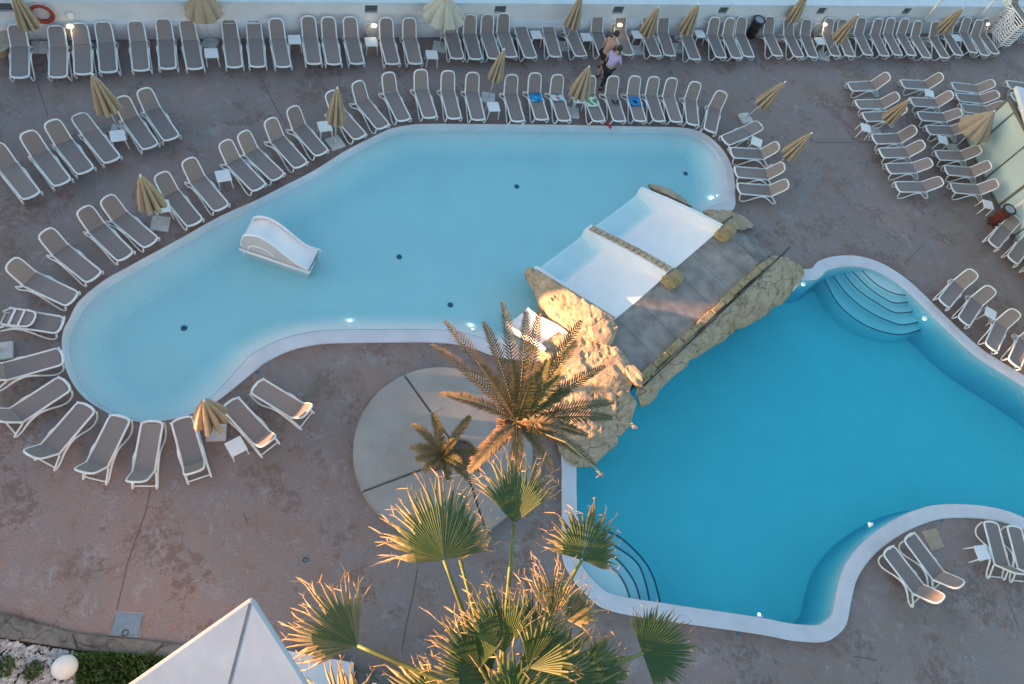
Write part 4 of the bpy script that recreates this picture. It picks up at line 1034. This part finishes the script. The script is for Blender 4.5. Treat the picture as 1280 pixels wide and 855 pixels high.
# fan palm
fb = Vector((1.75, -.15, 0)); fc = G(628, 885, 8.3) - fb
t = thing('fan_palm', 'tall fan palm with ragged dry-tipped leaves in the foreground', 'palm', fb)
trunk(t, (0, 0, 0), fc + Vector((0, 0, -.1)), .27, .2, BARK, 2)
def fanleaf(parent, org, hast, center, nrm, R, spread, n, dry, fold, rs, droop=.25, fil=1.0, mixdry=0.):
    org, hast = Vector(org), Vector(hast); center = Vector(center).normalized(); nrm = Vector(nrm); nrm = (nrm - center * nrm.dot(center)).normalized(); side = center.cross(nrm)
    mid = org.lerp(hast, .5) + Vector((0, 0, .12)); bm = bmesh.new()
    P = [org * (1 - f) ** 2 + mid * 2 * f * (1 - f) + hast * f * f for f in [i / 10 for i in range(11)]]
    tube(bm, P, [.042 - .002 * i for i in range(11)], 6, flat=.6)
    fr = obj('frond', bm, STEM, parent, smooth=True)
    V, Fc, D = [], [], []
    st = [.03, .2, .4, .6, .78, .89, 1.0]
    for i in range(n):
        th = -spread + 2 * spread * (i + .5) / n; dth = spread / n * .98; L0 = R * (1 - .42 * math.sin(min(1.57, abs(th))) ** 2) * rs.uniform(.9, 1.1)
        edge = max(0, abs(th) / spread - .55) / .45; d0 = mixdry + dry * rs.uniform(.3, 1) + .5 * edge * dry
        curl = Vector((rs.uniform(-1, 1), rs.uniform(-1, 1), rs.uniform(-1.6, .3))) * .3 * droop
        cut = rs.uniform(.66, .8)
        for q, f in enumerate(st):
            r = L0 * f; w = dth * min(f, cut) * R if f <= cut else dth * cut * R * max(.06, (1 - (f - cut) / (1 - cut)) ** 1.2)
            c0 = center * math.cos(th) + side * math.sin(th) 
            lat = -center * math.sin(th) + side * math.cos(th)
            z_ = fold * abs(math.sin(th)) * r + .035 * R * f
            far_ = max(0, f - .5) / .5
            p = hast + c0 * r + nrm * z_ + curl * far_ ** 2 * R - Vector((0, 0, 1)) * droop * far_ ** 2 * R * rs.uniform(.5, 1.2) * .5
            ridge = nrm * (.5 * w)
            V += [p - lat * w, p + ridge, p + lat * w]
            dd = min(1, max(0, (f - .7) / .25)) * min(1.2, d0 * 1.6) + mixdry * .6 + max(0, d0 - .75) * .8
            D += [min(1, dd)] * 3
            if q:
                b = len(V) - 6
                Fc += [(b, b + 1, b + 4, b + 3), (b + 1, b + 2, b + 5, b + 4)]
        # hanging threads at the tips
        for q in range(int(1.1 * fil + rs.random())):
            p = Vector(V[-2]).lerp(Vector(V[-5]), rs.random()); dv = (curl * 2 + Vector((rs.uniform(-1, 1), rs.uniform(-1, 1), rs.uniform(-1.5, .2)))) * .11 * R + (center * math.cos(th) + side * math.sin(th)) * .1 * R
            wv = Vector((rs.uniform(-1, 1), rs.uniform(-1, 1), .2)).normalized() * .006; b = len(V)
            V += [p - wv, p + wv, p + dv * .6 + wv + Vector((0, 0, -.02)), p + dv * .6 - wv + Vector((0, 0, -.02)), p + dv + Vector((0, 0, -.06))]; D += [1.] * 5; Fc += [(b, b + 1, b + 2, b + 3), (b + 3, b + 2, b + 4)]
    dryobj('blade', V, Fc, D, FAN, fr)
rs = random.Random(4)
def FL(hu, hv, hz, tu, tv, tz, spread, R, dry, fold, n=34, tilt=(0, 0, 0), droop=.25, fil=1., mixdry=0.):
    h = G(hu, hv, hz) - fb; tp = G(tu, tv, tz) - fb; ctr = tp - h
    nrm = (CAM - fb - h).normalized() + Vector(tilt)
    fanleaf(t, fc + Vector((rs.uniform(-.08, .08), rs.uniform(-.08, .08), rs.uniform(-.1, .1))), h, ctr, nrm, R, spread, n, dry, fold, rs, droop, fil, mixdry)
FL(555,700,9.0, 543,600,9.2, 1.5, 1.0, .8, -.12, 52, (0, .15, 0), .3, 1.6)
FL(642,655,9.0, 651,560,9.3, .82, .9, .8, .3, 34, (.1, .2, 0), .35, 1.8)
FL(727,700,8.7, 748,630,8.8, 1.6, .74, .7, -.1, 34, (.2, .1, 0), .35, 1.6)
FL(803,817,8.1, 848,800,8.1, 1.5, .82, .15, -.15, 38, (.2, 0, 0), .1)
FL(447,807,8.3, 385,762,8.4, 1.0, .9, 1.0, -.05, 36, (-.2, .1, .1), .3, 1.6, .15)
FL(708,775,8.6, 735,750,8.6, 1.3, .52, .9, .5, 26, (0, .2, 0), .6, 2.2, .3)
FL(690,775,9.0, 690,715,9.2, .6, .7, .9, .6, 18, (.1, .1, .2), .5, 2.4, .3)
FL(630,815,9.1, 620,748,9.3, .8, .8, .4, .5, 30, (0, .1, 0), .35, 1.4)
FL(668,812,8.9, 668,745,9.1, .8, .72, .4, .3, 28, (.1, .1, 0), .35, 1.4)
FL(612,850,8.8, 560,800,8.9, 1.1, .75, .5, .1, 32, (0, .2, 0), .35, 1.2)
FL(735,838,8.3, 790,830,8.1, 1.2, .7, .3, .1, 32, (.1, .2, 0), .3, 1.)
FL(650,860,9.0, 690,860,9.0, 1.5, .8, .3, .15, 36, (0, .2, 0), .3, 1.)
FL(600,835,8.9, 592,770,9.1, .8, .75, .5, .5, 28, (-.1, .1, 0), .4, 1.6)
FL(690,850,8.7, 765,835,8.3, 1.3, .95, .35, .35, 32, (0, .4, .2), .5)
FL(660,835,9.0, 700,790,9.3, .8, .85, .5, .7, 24, (.3, 0, .2), .45, 1.6)
FL(725,865,8.4, 800,880,8.0, 1.2, .9, .3, .3, 30, (.1, .3, 0), .4)
FL(560,880,8.4, 480,900,8.2, 1.3, .9, .8, .3, 30, (-.2, .2, 0), .4)
FL(440,905,7.8, 400,850,7.8, 1.0, .75, 1.0, .5, 24, (-.2, .1, 0), .5, 2., .5)
FL(640,880,9.3, 640,830,9.7, 1.6, .8, .4, .6, 30, (0, 0, 0), .4, 1.2)
FL(575,700,8.5, 585,640,8.4, 1.0, .6, .8, .6, 22, (.2, .2, 0), .6, 1.6, .3)
for i in range(3):
    bm = bmesh.new(); q = G(588 + i * 9, 815 + i * 12, 8.7) - fb
    tube(bm, [fc, fc.lerp(q, .5) + Vector((0, 0, .15)), q], [.025, .02, .015], 5)
    for k in range(120):
        d = Vector((rs.gauss(0, 1), rs.gauss(0, 1), rs.gauss(0, 1))); d = d.normalized() * rs.uniform(.05, .2); tube(bm, [q + d * .2, q + d + Vector((0, 0, -.03))], [.012, .004], 3)
    obj('flower_spray', bm, DRYF, t)
# ---------------------------------------------------------------- pale glazed wall and white roof corner at the right
gb = [Vector((22.35, 20.25, 0)), Vector((22.72, 16.79, 0)), Vector((22.97, 14.35, 0)), Vector((23.6, 8.5, 0))]
GL = mat('frosted_panel', (.5, .6, .58), .25, .1, .7); FRM = mat('olive_frame', (.14, .14, .12), .5, .15)
t = thing('glazed_wall', 'pale green frosted panel wall with dark posts behind the right hand loungers', 'wall', gb[0], math.atan2(gb[1].y - gb[0].y, gb[1].x - gb[0].x))
M = Matrix.Rotation(-t.rotation_euler.z, 3, 'Z')
gl_ = [M @ (p - gb[0]) for p in gb]; gh = 2.15
def gpt(s): return gl_[0].lerp(gl_[-1], s / (gl_[-1].length))
tot = gl_[-1].length; xs = [0, .62, 2.05, 3.35, 4.75, 6.1, 7.5, 8.9, 10.3, tot]
yaw = math.atan2(gl_[-1].y, gl_[-1].x)
for i in range(len(xs) - 1):
    a, b = gpt(xs[i]), gpt(xs[i + 1]); c = (a + b) / 2; bm = bmesh.new(); box(bm, (c.x, c.y, gh / 2 + .04), ((b - a).length - .05, .03, gh - .12), rz=yaw); obj('panel', bm, GL, t)
    big = i in (0, 3, 6); bm = bmesh.new(); box(bm, (a.x, a.y, gh / 2), (.1 if big else .05, .09, gh), rz=yaw); obj('post', bm, FRM, t)
    for z in (.55, 1.35):
        bm = bmesh.new(); tube(bm, [(.07 * math.cos(q) + c.x, c.y + .018 + .03, z + .07 * math.sin(q)) for q in [PI * k / 8 for k in range(16)]], .012, 4, True); obj('ring_fitting', bm, GREYM, t)
bm = bmesh.new(); c = gpt(tot / 2); box(bm, (c.x, c.y, gh + .05), (tot, .16, .1), rz=yaw); obj('top_beam', bm, FRM, t)
bm = bmesh.new(); c = gpt(tot / 2); box(bm, (c.x, c.y, .035), (tot, .12, .07), rz=yaw); obj('bottom_rail', bm, FRM, t)
rc = G(1270.5, 107, 2.5); t = thing('canopy_roof', 'white flat roof corner at the right edge, above the glazed wall', 'roof', Vector((rc.x, rc.y, 0)), -.12)
bm = bmesh.new(); box(bm, (2.6, -2.0, 2.42), (5.2, 4.6, .16), mtx=Matrix.Translation((0, -.3, 0)), bevel=.02); obj('roof_slab', bm, PLASTER, t)
for x, y in ((.7, -.3), (.7, -4.2), (4.8, -.3), (4.8, -4.2)):
    bm = bmesh.new(); box(bm, (x, y, 1.17), (.12, .12, 2.34)); obj('post', bm, WHITE, t)
# ---------------------------------------------------------------- bins
def wheelie(loc, rz, lean, body, lid, label, wheels):
    t = thing('litter_bin', label, 'bin', loc, rz)
    bm = bmesh.new(); bmesh.ops.create_cone(bm, cap_ends=True, segments=28, radius1=.18, radius2=.225, depth=.78, matrix=Matrix.Translation((0, 0, .39 + .08)))
    for z in (.3, .55): tube(bm, [((.18 + .05 * z + .012) * math.cos(a), (.18 + .05 * z + .012) * math.sin(a), z + .08) for a in [PI * k / 14 for k in range(28)]], .014, 5, True)
    obj('body', bm, body, t, smooth=False)
    bm = bmesh.new(); tube(bm, [(.23 * math.cos(a), .23 * math.sin(a), .86) for a in [PI * k / 14 for k in range(28)]], .03, 6, True); obj('rim', bm, DARK, t, smooth=True)
    bm = bmesh.new(); bmesh.ops.create_cone(bm, cap_ends=True, segments=28, radius1=.205, radius2=.16, depth=.05, matrix=Matrix.Translation((0, 0, .87))); obj('lid', bm, lid, t)
    for a in wheels:
        bm = bmesh.new(); q = Vector((math.cos(a) * .18, math.sin(a) * .18, 0)); tube(bm, [q + Vector((0, 0, .14)), q * 1.15 + Vector((0, 0, .02))], [.04, .045], 8); obj('foot', bm, DARK, t)
LIDG = mat('grey_lid', (.3, .34, .38), .4, .1)
wheelie(G(936, 47), .2, 0, mat('black_plastic', (.02, .018, .018), .4, .2), LIDG, 'black round bin with pale lid standing among the wall loungers', [0, 2, 4])
wheelie(G(1239, 279), .4, 0, mat('brown_plastic', (.12, .025, .015), .4, .25, 7), LIDG, 'red-brown round bin with dark feet at the end of the glazed wall', [0, 1.5, 3, 4.5])
t = thing('planter', 'round beige planter at the far left corner beside the wall', 'planter', G(-3, 63)); bm = bmesh.new(); bmesh.ops.create_cone(bm, cap_ends=True, segments=36, radius1=.36, radius2=.46, depth=.34, matrix=Matrix.Translation((0, 0, .17))); obj('pot', bm, mat('beige_pot', (.42, .34, .25), .8, .15, 5, .2), t)
bm = bmesh.new(); tube(bm, [(.46 * math.cos(a), .46 * math.sin(a), .34) for a in [PI * k / 16 for k in range(32)]], .03, 6, True); obj('rim', bm, MATS['beige_pot'], t)
# ---------------------------------------------------------------- kerb, gravel bed, hedge, globe lamp
kt = [G(-30,757), G(0,765), G(92,791), G(207,803), G(330,821), G(445,838), G(560,850), G(700,868)]; kl = [G(-30,789), G(0,797), G(100,813), G(190,821), G(330,843), G(440,862), G(560,876), G(700,892)]
t = thing('kerb_wall', 'low weathered concrete kerb between the terrace and the gravel bed', 'kerb', Vector((0, 0, 0)))
KERB = rock_mat('weathered_concrete', (.2, .19, .17), (.27, .255, .235), (.085, .08, .07), 1.1)
for i in range(len(kt) - 1):
    bm = bmesh.new(); a, b, c, d = kt[i], kt[i + 1], kl[i + 1], kl[i]; e = (b - a).normalized() * .006
    prism(bm, [a + e, b - e, c - e, d + e], -.05, .10); bmesh.ops.bevel(bm, geom=[x for x in bm.edges if all(v.co.z > .09 for v in x.verts) and x.calc_face_angle(0) > 1], offset=.02, segments=2, affect='EDGES'); obj('kerb_stone', bm, KERB, t)
soil = [kl[0], kl[1], kl[2], kl[3], kl[4], kl[5], kl[6], kl[7], Vector((3, -2.5, 0)), Vector((-9, -2.5, 0)), Vector((-9.5, 1.6, 0))]
bm = bmesh.new(); prism(bm, soil, -.02, .012); tag(obj('soil', bm, mat('dark_soil', (.035, .03, .026), .95, .3, 8, .8, 40)), kind='structure')
rs = random.Random(9); V, Fc = [], []; m_g = mat('pebble', (.47, .46, .455), .7, .5, 9)
ico = bmesh.new(); bmesh.ops.create_icosphere(ico, subdivisions=1, radius=1); iv = [v.co.copy() for v in ico.verts]; ico.verts.index_update(); ifc = [[v.index for v in f.verts] for f in ico.faces]; ico.free()
def inside(p, poly):
    r = False; j = len(poly) - 1
    for i in range(len(poly)):
        if (poly[i].y > p.y) != (poly[j].y > p.y) and p.x < (poly[j].x - poly[i].x) * (p.y - poly[i].y) / (poly[j].y - poly[i].y) + poly[i].x: r = not r
        j = i
    return r
gpoly = [G(-30,791), G(0,800), G(100,816), G(96,835), G(92,900), G(-40,900)]
cnt = 0
while cnt < 2100:
    p = Vector((rs.uniform(-8.2, -4.9), rs.uniform(-.3, 1.4), 0))
    if not inside(p, gpoly): continue
    cnt += 1; s_ = rs.uniform(.02, .05); e = Matrix.Rotation(rs.uniform(0, 6), 3, 'Z') @ Matrix.Rotation(rs.uniform(-.6, .6), 3, 'X') @ Matrix.Diagonal((s_ * rs.uniform(.8, 1.3), s_, s_ * rs.uniform(.5, .8))); b = len(V)
    V += [e @ v * (1 + .2 * noise.noise(v * 2 + p * 9)) + p + Vector((0, 0, .02 + s_ * rs.uniform(.2, .9))) for v in iv]; Fc += [[b + q for q in f] for f in ifc]
me = bpy.data.meshes.new('gravel'); me.from_pydata(V, [], Fc); go = link('gravel', me, m_g); tag(go, 'white gravel in the bed below the concrete kerb', 'gravel', kind='stuff')
def leafy(name, pts, n, hgt, size, m, parent, rs, bell=False):
    V, Fc, D = [], [], []
    while len(Fc) < n:
        p = Vector((rs.uniform(min(q.x for q in pts), max(q.x for q in pts)), rs.uniform(min(q.y for q in pts), max(q.y for q in pts)), 0))
        if not inside(p, pts): continue
        top = hgt * (.65 + .45 * noise.noise(p * 3.0)) ; z = top * (1 - rs.random() ** 2.2)
        p.z = z; d = Vector((rs.gauss(0, 1), rs.gauss(0, 1), rs.gauss(.6, .6))).normalized(); s2 = d.orthogonal().normalized() * size * .42; l = d.cross(s2).normalized() * size * rs.uniform(.7, 1.3); b = len(V)
        V += [p - l, p + s2, p + l, p - s2]; Fc.append((b, b + 1, b + 2, b + 3)); D += [max(0, rs.gauss(0, .12))] * 4
    return dryobj(name, V, Fc, D, m, parent)
HEDGE = leaf_mat('hedge_leaf', (.035, .095, .014), (.085, .16, .03), (.25, .2, .08), .25)
hp = [G(93,816,.3), G(150,814,.3), G(190,817,.3), G(215,822,.3), G(240,900,.3), G(88,905,.3)]
t = thing('hedge', 'low dense green hedge between the globe lamp and the white roof corner', 'hedge', Vector((0, 0, 0))); leafy('foliage', hp, 5200, .45, .045, HEDGE, t, rs)
bm = bmesh.new()
if 1: q = Vector((rs.uniform(-5.4, -4.2), rs.uniform(.15, .8), 0)); tube(bm, [q, q + Vector((rs.uniform(-.1, .1), rs.uniform(-.1, .1), .3))], [.015, .008], 4)
obj('stem', bm, BARK, t)
for u, v, l in ((10,833,'small dark shrub at the very left of the gravel bed'),(44,838,'small dark shrub in the gravel beside the globe lamp')):
    p = G(u, v); t = thing('low_shrub', l, 'shrub', p); r = .2; ring = [Vector((r * math.cos(a), r * math.sin(a), 0)) for a in [k * PI / 5 for k in range(10)]]; leafy('foliage', ring, 260, .3, .04, HEDGE, t, rs)
    bm = bmesh.new(); tube(bm, [(0, 0, 0), (.02, .01, .18)], [.02, .01], 5); obj('stem', bm, BARK, t)
p = G(81, 834, .42); t = thing('globe_lamp', 'white globe garden lamp on the gravel beside the hedge', 'lamp', Vector((p.x, p.y, 0))); bm = bmesh.new(); bmesh.ops.create_uvsphere(bm, u_segments=32, v_segments=20, radius=.235); obj('globe', bm, mat('opal_globe', (.8, .78, .74), .35, .03), t, loc=(0, 0, .42), smooth=True)
bm = bmesh.new(); tube(bm, [(0, 0, 0), (0, 0, .2)], .06, 10); obj('stem', bm, DARK, t)
# ---------------------------------------------------------------- floor furniture
q = [G(u, v) for u, v in ((145,764), (180,766.5), (174,797), (137,794))]; bm = bmesh.new(); prism(bm, q, 0, .012); c = sum(q, Vector()) / 4; t = thing('floor_hatch', 'blue grey steel hatch with a ring handle set in the terrace near the kerb', 'hatch', c)
bm.free(); bm = bmesh.new(); prism(bm, [c.lerp(p, .93) - c for p in q], -.002, .014); obj('plate', bm, BLUEH, t)
bm = bmesh.new(); tube(bm, [(p - c) + Vector((0, 0, .008)) for p in q], .022, 4, True); obj('rim', bm, CONC, t)
bm = bmesh.new(); hh = G(157, 791) - c; tube(bm, [hh + Vector((.06 * math.cos(a), .06 * math.sin(a), .022)) for a in [PI * k / 7 for k in range(14)]], .009, 4, True); obj('handle', bm, DARK, t)
q = [G(u, v) for u, v in ((1151,664.5), (1170,660), (1180,684), (1164,689))]; c = sum(q, Vector()) / 4; t = thing('access_cover', 'plain beige square cover on the deck of the deep pool peninsula', 'cover', c); bm = bmesh.new(); prism(bm, [p - c for p in q], 0, .02); obj('plate', bm, mat('beige_cover', (.4, .31, .2), .7, .1, 4, .2), t)
for (u, v, s_), l in (((381.5,700,.16),'square floor drain with a round grate, left of the fan palm'),((322,465.5,.13),'dark floor drain at the pool edge above the sunlit lounger'),((1030,320,.09),'small dark drain at the deck edge beside the bridge rock'),((921.5,793,.11),'oval dark drain below the near wall of the deep pool'),((1177,651,.09),'small dark drain at the tip of the peninsula kerb'),((838,91,.2),'grey square drain between the two far rows of loungers'),((1014.5,174.6,.1),'small dark drain beside the free standing closed parasol'),((699,612,.09),'small dark drain at the kerb right of the palms')):
    p = G(u, v, .006); t = thing('floor_drain', l, 'drain', p, .2); bm = bmesh.new(); box(bm, (0, 0, 0), (s_, s_, .012)); obj('plate', bm, GREYM, t)
    bm = bmesh.new(); tube(bm, [(s_ * .3 * math.cos(a), s_ * .3 * math.sin(a), .008) for a in [PI * k / 8 for k in range(16)]], s_ * .07, 4, True); obj('grate', bm, DARK, t)
JOINT = mat('joint_dirt', (.1, .075, .065), .95, .3)
for pts in ([(188,612),(182,640),(160,702),(146,762)],[(522,712),(516,745),(508,780),(502,815)],[(45,100),(60,145)],[(325,95),(345,135),(358,156)],[(1155,305),(1130,330)],[(304,640),(310,655)],[(1066,820),(1095,825)],[(1258,745),(1275,790)],[(1275,320),(1130,327)],[(440,150),(420,120)],[(1015,178),(1100,178)]):
    if pts[0] in ((1275, 320), (440, 150)): continue
    w = .016
    tag(obj('joint_line', rib('j', [G(u, v) for u, v in pts], w, .004, JOINT), JOINT), kind='structure')
# ---------------------------------------------------------------- hotel balcony roof corner close below the camera
ap = G(315, 745, 11.0); rz = math.atan2(-.67, -.82)
t = thing('balcony_roof', 'white roof corner of the building close below the viewer, with a diagonal joint', 'roof', ap, rz)
RW = mat('roof_white', (.47, .52, .565), .8, .1, 2.6, .05, 14)
bm = bmesh.new(); box(bm, (3, 1.5, -.14), (6, 3, .28), bevel=.03); obj('roof_slab', bm, RW, t)
bm = bmesh.new(); box(bm, (.0, 0, 0), (.5, .022, .004), mtx=Matrix.Rotation(PI * .25, 4, 'Z') @ Matrix.Translation((.31, 0, -.001))); box(bm, (0, 0, 0), (2, .022, .004), mtx=Matrix.Rotation(PI * .25, 4, 'Z') @ Matrix.Translation((1.562, 0, -.001))); obj('joint', bm, mat('mitre_joint', (.16, .17, .18), .9, .3), t)
bm = bmesh.new(); box(bm, (3.2, 1.75, -5.64), (5.6, 2.5, 10.72)); obj('wall', bm, PLASTER, t)
q = [G(u, v, .8) for u, v in ((356,812), (443,828), (440,905), (350,890))]; c = sum(q, Vector()) / 4; c.z = 0; t = thing('white_cabinet', 'low white cabinet with a dark rim, partly its painted shadow, under the left fan leaf', 'cabinet', c); bm = bmesh.new(); prism(bm, [Vector((p.x, p.y, 0)) - c for p in q], 0, .72); obj('body', bm, DARK, t)  # dark body edge shows as a rim and carries the ground shadow
bm = bmesh.new(); prism(bm, [(Vector((p.x, p.y, 0)) - c) * .985 for p in q], .72, .8); obj('top', bm, PLASTER, t)
# ---------------------------------------------------------------- the two people
SKIN = mat('skin', (.42, .25, .18), .6, .08); HAIR = mat('dark_hair', (.03, .022, .018), .7, .2)
def skin_obj(name, joints, edges, m, parent, root=0, sub=2):
    me = bpy.data.meshes.new(name); me.from_pydata([j[:3] for j in joints], edges, [])
    o = bpy.data.objects.new(name, me); C.objects.link(o)
    o.modifiers.new('skin', 'SKIN').use_smooth_shade = True; sv = me.skin_vertices[0].data
    for i, j in enumerate(joints): sv[i].radius = (j[3], j[4] if len(j) > 4 else j[3])
    for i in range(len(joints)): sv[i].use_root = (i == root)
    md = o.modifiers.new('sub', 'SUBSURF'); md.levels = sub; md.render_levels = sub
    bpy.context.view_layer.update(); dg = bpy.context.evaluated_depsgraph_get(); m2 = bpy.data.meshes.new_from_object(o.evaluated_get(dg))
    bpy.data.objects.remove(o); return link(name, m2, m, parent, smooth=True)
def person(loc, rz, label, sc, lean, stride, bare, topm, botm, shorts, seed):
    t = thing('person', label, 'person', loc, rz); s = sc
    hip, ch = .9 * s, 1.32 * s; lx = lean
    J = [(0, 0, hip, .125, .15), (lx * .4, 0, 1.1 * s, .11, .14), (lx * .8, 0, ch, .12, .17), (lx, 0, 1.45 * s, .065), (lx * 1.1 + .02, 0, 1.52 * s, .055), (lx * 1.2 + .04, 0, 1.60 * s, .088, .085), (lx * 1.25 + .04, 0, 1.69 * s, .075)]
    E = [(0, 1), (1, 2), (2, 3), (3, 4), (4, 5), (5, 6)]
    for sy, st in ((1, stride), (-1, -stride)):
        b = len(J); kx = st * .5 + .05
        J += [(0, sy * .1, hip - .06, .09), (kx, sy * .1, .48 * s, .062), (st, sy * .1, .09, .042), (st + .1, sy * .11, .035, .038, .03), (st + .17, sy * .115, .03, .03, .022)]; E += [(0, b), (b, b + 1), (b + 1, b + 2), (b + 2, b + 3), (b + 3, b + 4)]
        b = len(J); sw = -st * .7 + .08
        J += [(lx * .85, sy * .19, 1.38 * s, .058), (lx * .8 + sw * .3, sy * .25, 1.1 * s, .043), (lx * .8 + sw + .08, sy * .24, .86 * s, .032), (lx * .8 + sw + .13, sy * .235, .79 * s, .034, .02), ]; E += [(2, b), (b, b + 1), (b + 1, b + 2), (b + 2, b + 3)]
        h0 = b + 3; hx, hy, hz_ = J[h0][:3]
        for q in range(4):
            b = len(J); o_ = (q - 1.5) * .018; ln = (.07, .085, .08, .065)[q]
            J += [(hx + .012 + o_, hy, hz_ - .035, .009), (hx + .025 + o_, hy - sy * .005, hz_ - .035 - ln * .6, .008), (hx + .03 + o_, hy - sy * .02, hz_ - .035 - ln, .006)]; E += [(h0, b), (b, b + 1), (b + 1, b + 2)]
        b = len(J); J += [(hx + .04, hy, hz_ - .01, .01), (hx + .06, hy - sy * .01, hz_ - .045, .008)]; E += [(h0, b), (b, b + 1)]
    body = skin_obj('body', J, E, SKIN, t)
    hx, hz_ = lx * 1.22 + .04, 1.64 * s
    bm = bmesh.new(); bmesh.ops.create_uvsphere(bm, u_segments=16, v_segments=10, radius=.108, matrix=Matrix.Translation((hx - .018, 0, hz_ + .03))); bmesh.ops.delete(bm, geom=[v for v in bm.verts if v.co.x > hx + .05 and v.co.z < hz_ + .05 or v.co.z < hz_ - .05], context='VERTS'); obj('hair', bm, HAIR, t, smooth=True)
    bm = bmesh.new()
    for sy in (-1, 1): bmesh.ops.create_uvsphere(bm, u_segments=8, v_segments=6, radius=.012, matrix=Matrix.Translation((hx + .082, sy * .032, hz_ - .02)))
    obj('eyes', bm, HAIR, t)
    bm = bmesh.new(); tube(bm, [(hx + .08, 0, hz_ - .015), (hx + .108, 0, hz_ - .05), (hx + .088, 0, hz_ - .058)], [.01, .016, .012], 6)
    for sy in (-1, 1): tube(bm, [(hx, sy * .088, hz_), (hx - .01, sy * .1, hz_ - .03), (hx, sy * .09, hz_ - .055)], [.012, .016, .01], 6)
    tube(bm, [(hx + .085, -.022, hz_ - .082), (hx + .092, 0, hz_ - .082), (hx + .085, .022, hz_ - .082)], .007, 5); obj('face', bm, SKIN, t, smooth=True)
    kx = stride * .5 + .05
    TJ = [(0, 0, hip + .02, .15, .175)]; TE = []
    for sy, st in ((1, stride), (-1, -stride)):
        b = len(TJ); k_ = st * .5 + .05
        if shorts: TJ += [(0, sy * .1, hip - .07, .115), (k_ * .75, sy * .105, .58 * s, .095)]; TE += [(0, b), (b, b + 1)]
        else: TJ += [(0, sy * .1, hip - .07, .112), (k_, sy * .1, .48 * s, .082), (st, sy * .1, .13, .062)]; TE += [(0, b), (b, b + 1), (b + 1, b + 2)]
    obj_ = skin_obj('shorts' if shorts else 'trousers', TJ, TE, botm, t)
    if not bare:
        UJ = [(0, 0, hip + .0, .15, .175), (lx * .4, 0, 1.1 * s, .135, .165), (lx * .8, 0, ch, .14, .195), (lx * .95, 0, 1.43 * s, .085, .1)]; UE = [(0, 1), (1, 2), (2, 3)]
        for sy, st in ((1, stride), (-1, -stride)):
            b = len(UJ); sw = -st * .7 + .08; UJ += [(lx * .85, sy * .2, 1.37 * s, .075), (lx * .82 + sw * .25, sy * .25, 1.15 * s, .062)]; UE += [(2, b), (b, b + 1)]
        skin_obj('shirt', UJ, UE, topm, t)
    for sy, st in ((1, stride), (-1, -stride)):
        bm = bmesh.new(); box(bm, (st + .07, sy * .112, .03), (.25, .085, .06), bevel=.02); obj('shoe', bm, DARK, t)
    return t
pm, pw = G(748, 90), G(752, 106)
person(pm, math.radians(52), 'shirtless person in dark shorts leaning forward, walking between the lounger rows', .93, .22, .24, True, None, mat('black_cloth', (.012, .012, .016), .85, .2), True, 1)
person(pw, math.radians(50), 'person in a lavender shirt and dark trousers walking beside the shirtless one', .90, .2, .26, False, mat('lavender_cloth', (.42, .36, .58), .85, .15, 30), mat('navy_cloth', (.014, .016, .024), .85, .2), False, 2)
# ---------------------------------------------------------------- unseen walls added at the left, heights stepped to shape the low sun
def side_wall(x, y0, y1, h, lab_):
    bm = bmesh.new(); box(bm, (0, 0, h / 2), (.3, y1 - y0, h)); box(bm, (0, 0, h + .04), (.42, y1 - y0, .08)); tag(obj('side_wall', bm, PLASTER, loc=(x, (y0 + y1) / 2, 0)), lab_, 'wall')
side_wall(-22, -20, 2.2, 4.3, 'unseen tall wall added to block the low sun, nearest the hotel')
side_wall(-22, 2.2, 2.62, 3.5, 'unseen lowered wall length added to let some low sun through')
side_wall(-22, 2.62, 5.3, 4.3, 'unseen tall wall added to block the low sun, beside the lowered length')
side_wall(-22, 5.3, 5.78, 2.05, 'unseen short low wall added as a gap for the sun')
side_wall(-22, 5.78, 6.1, 3.6, 'unseen white pillar added to block the low sun')
side_wall(-22, 6.1, 10.5, 2.05, 'unseen low wall added to let the sun in beside the shallow pool')
side_wall(-24, 10.5, 46., 7.4, 'unseen tallest wall added to block the sun beyond the boundary wall')
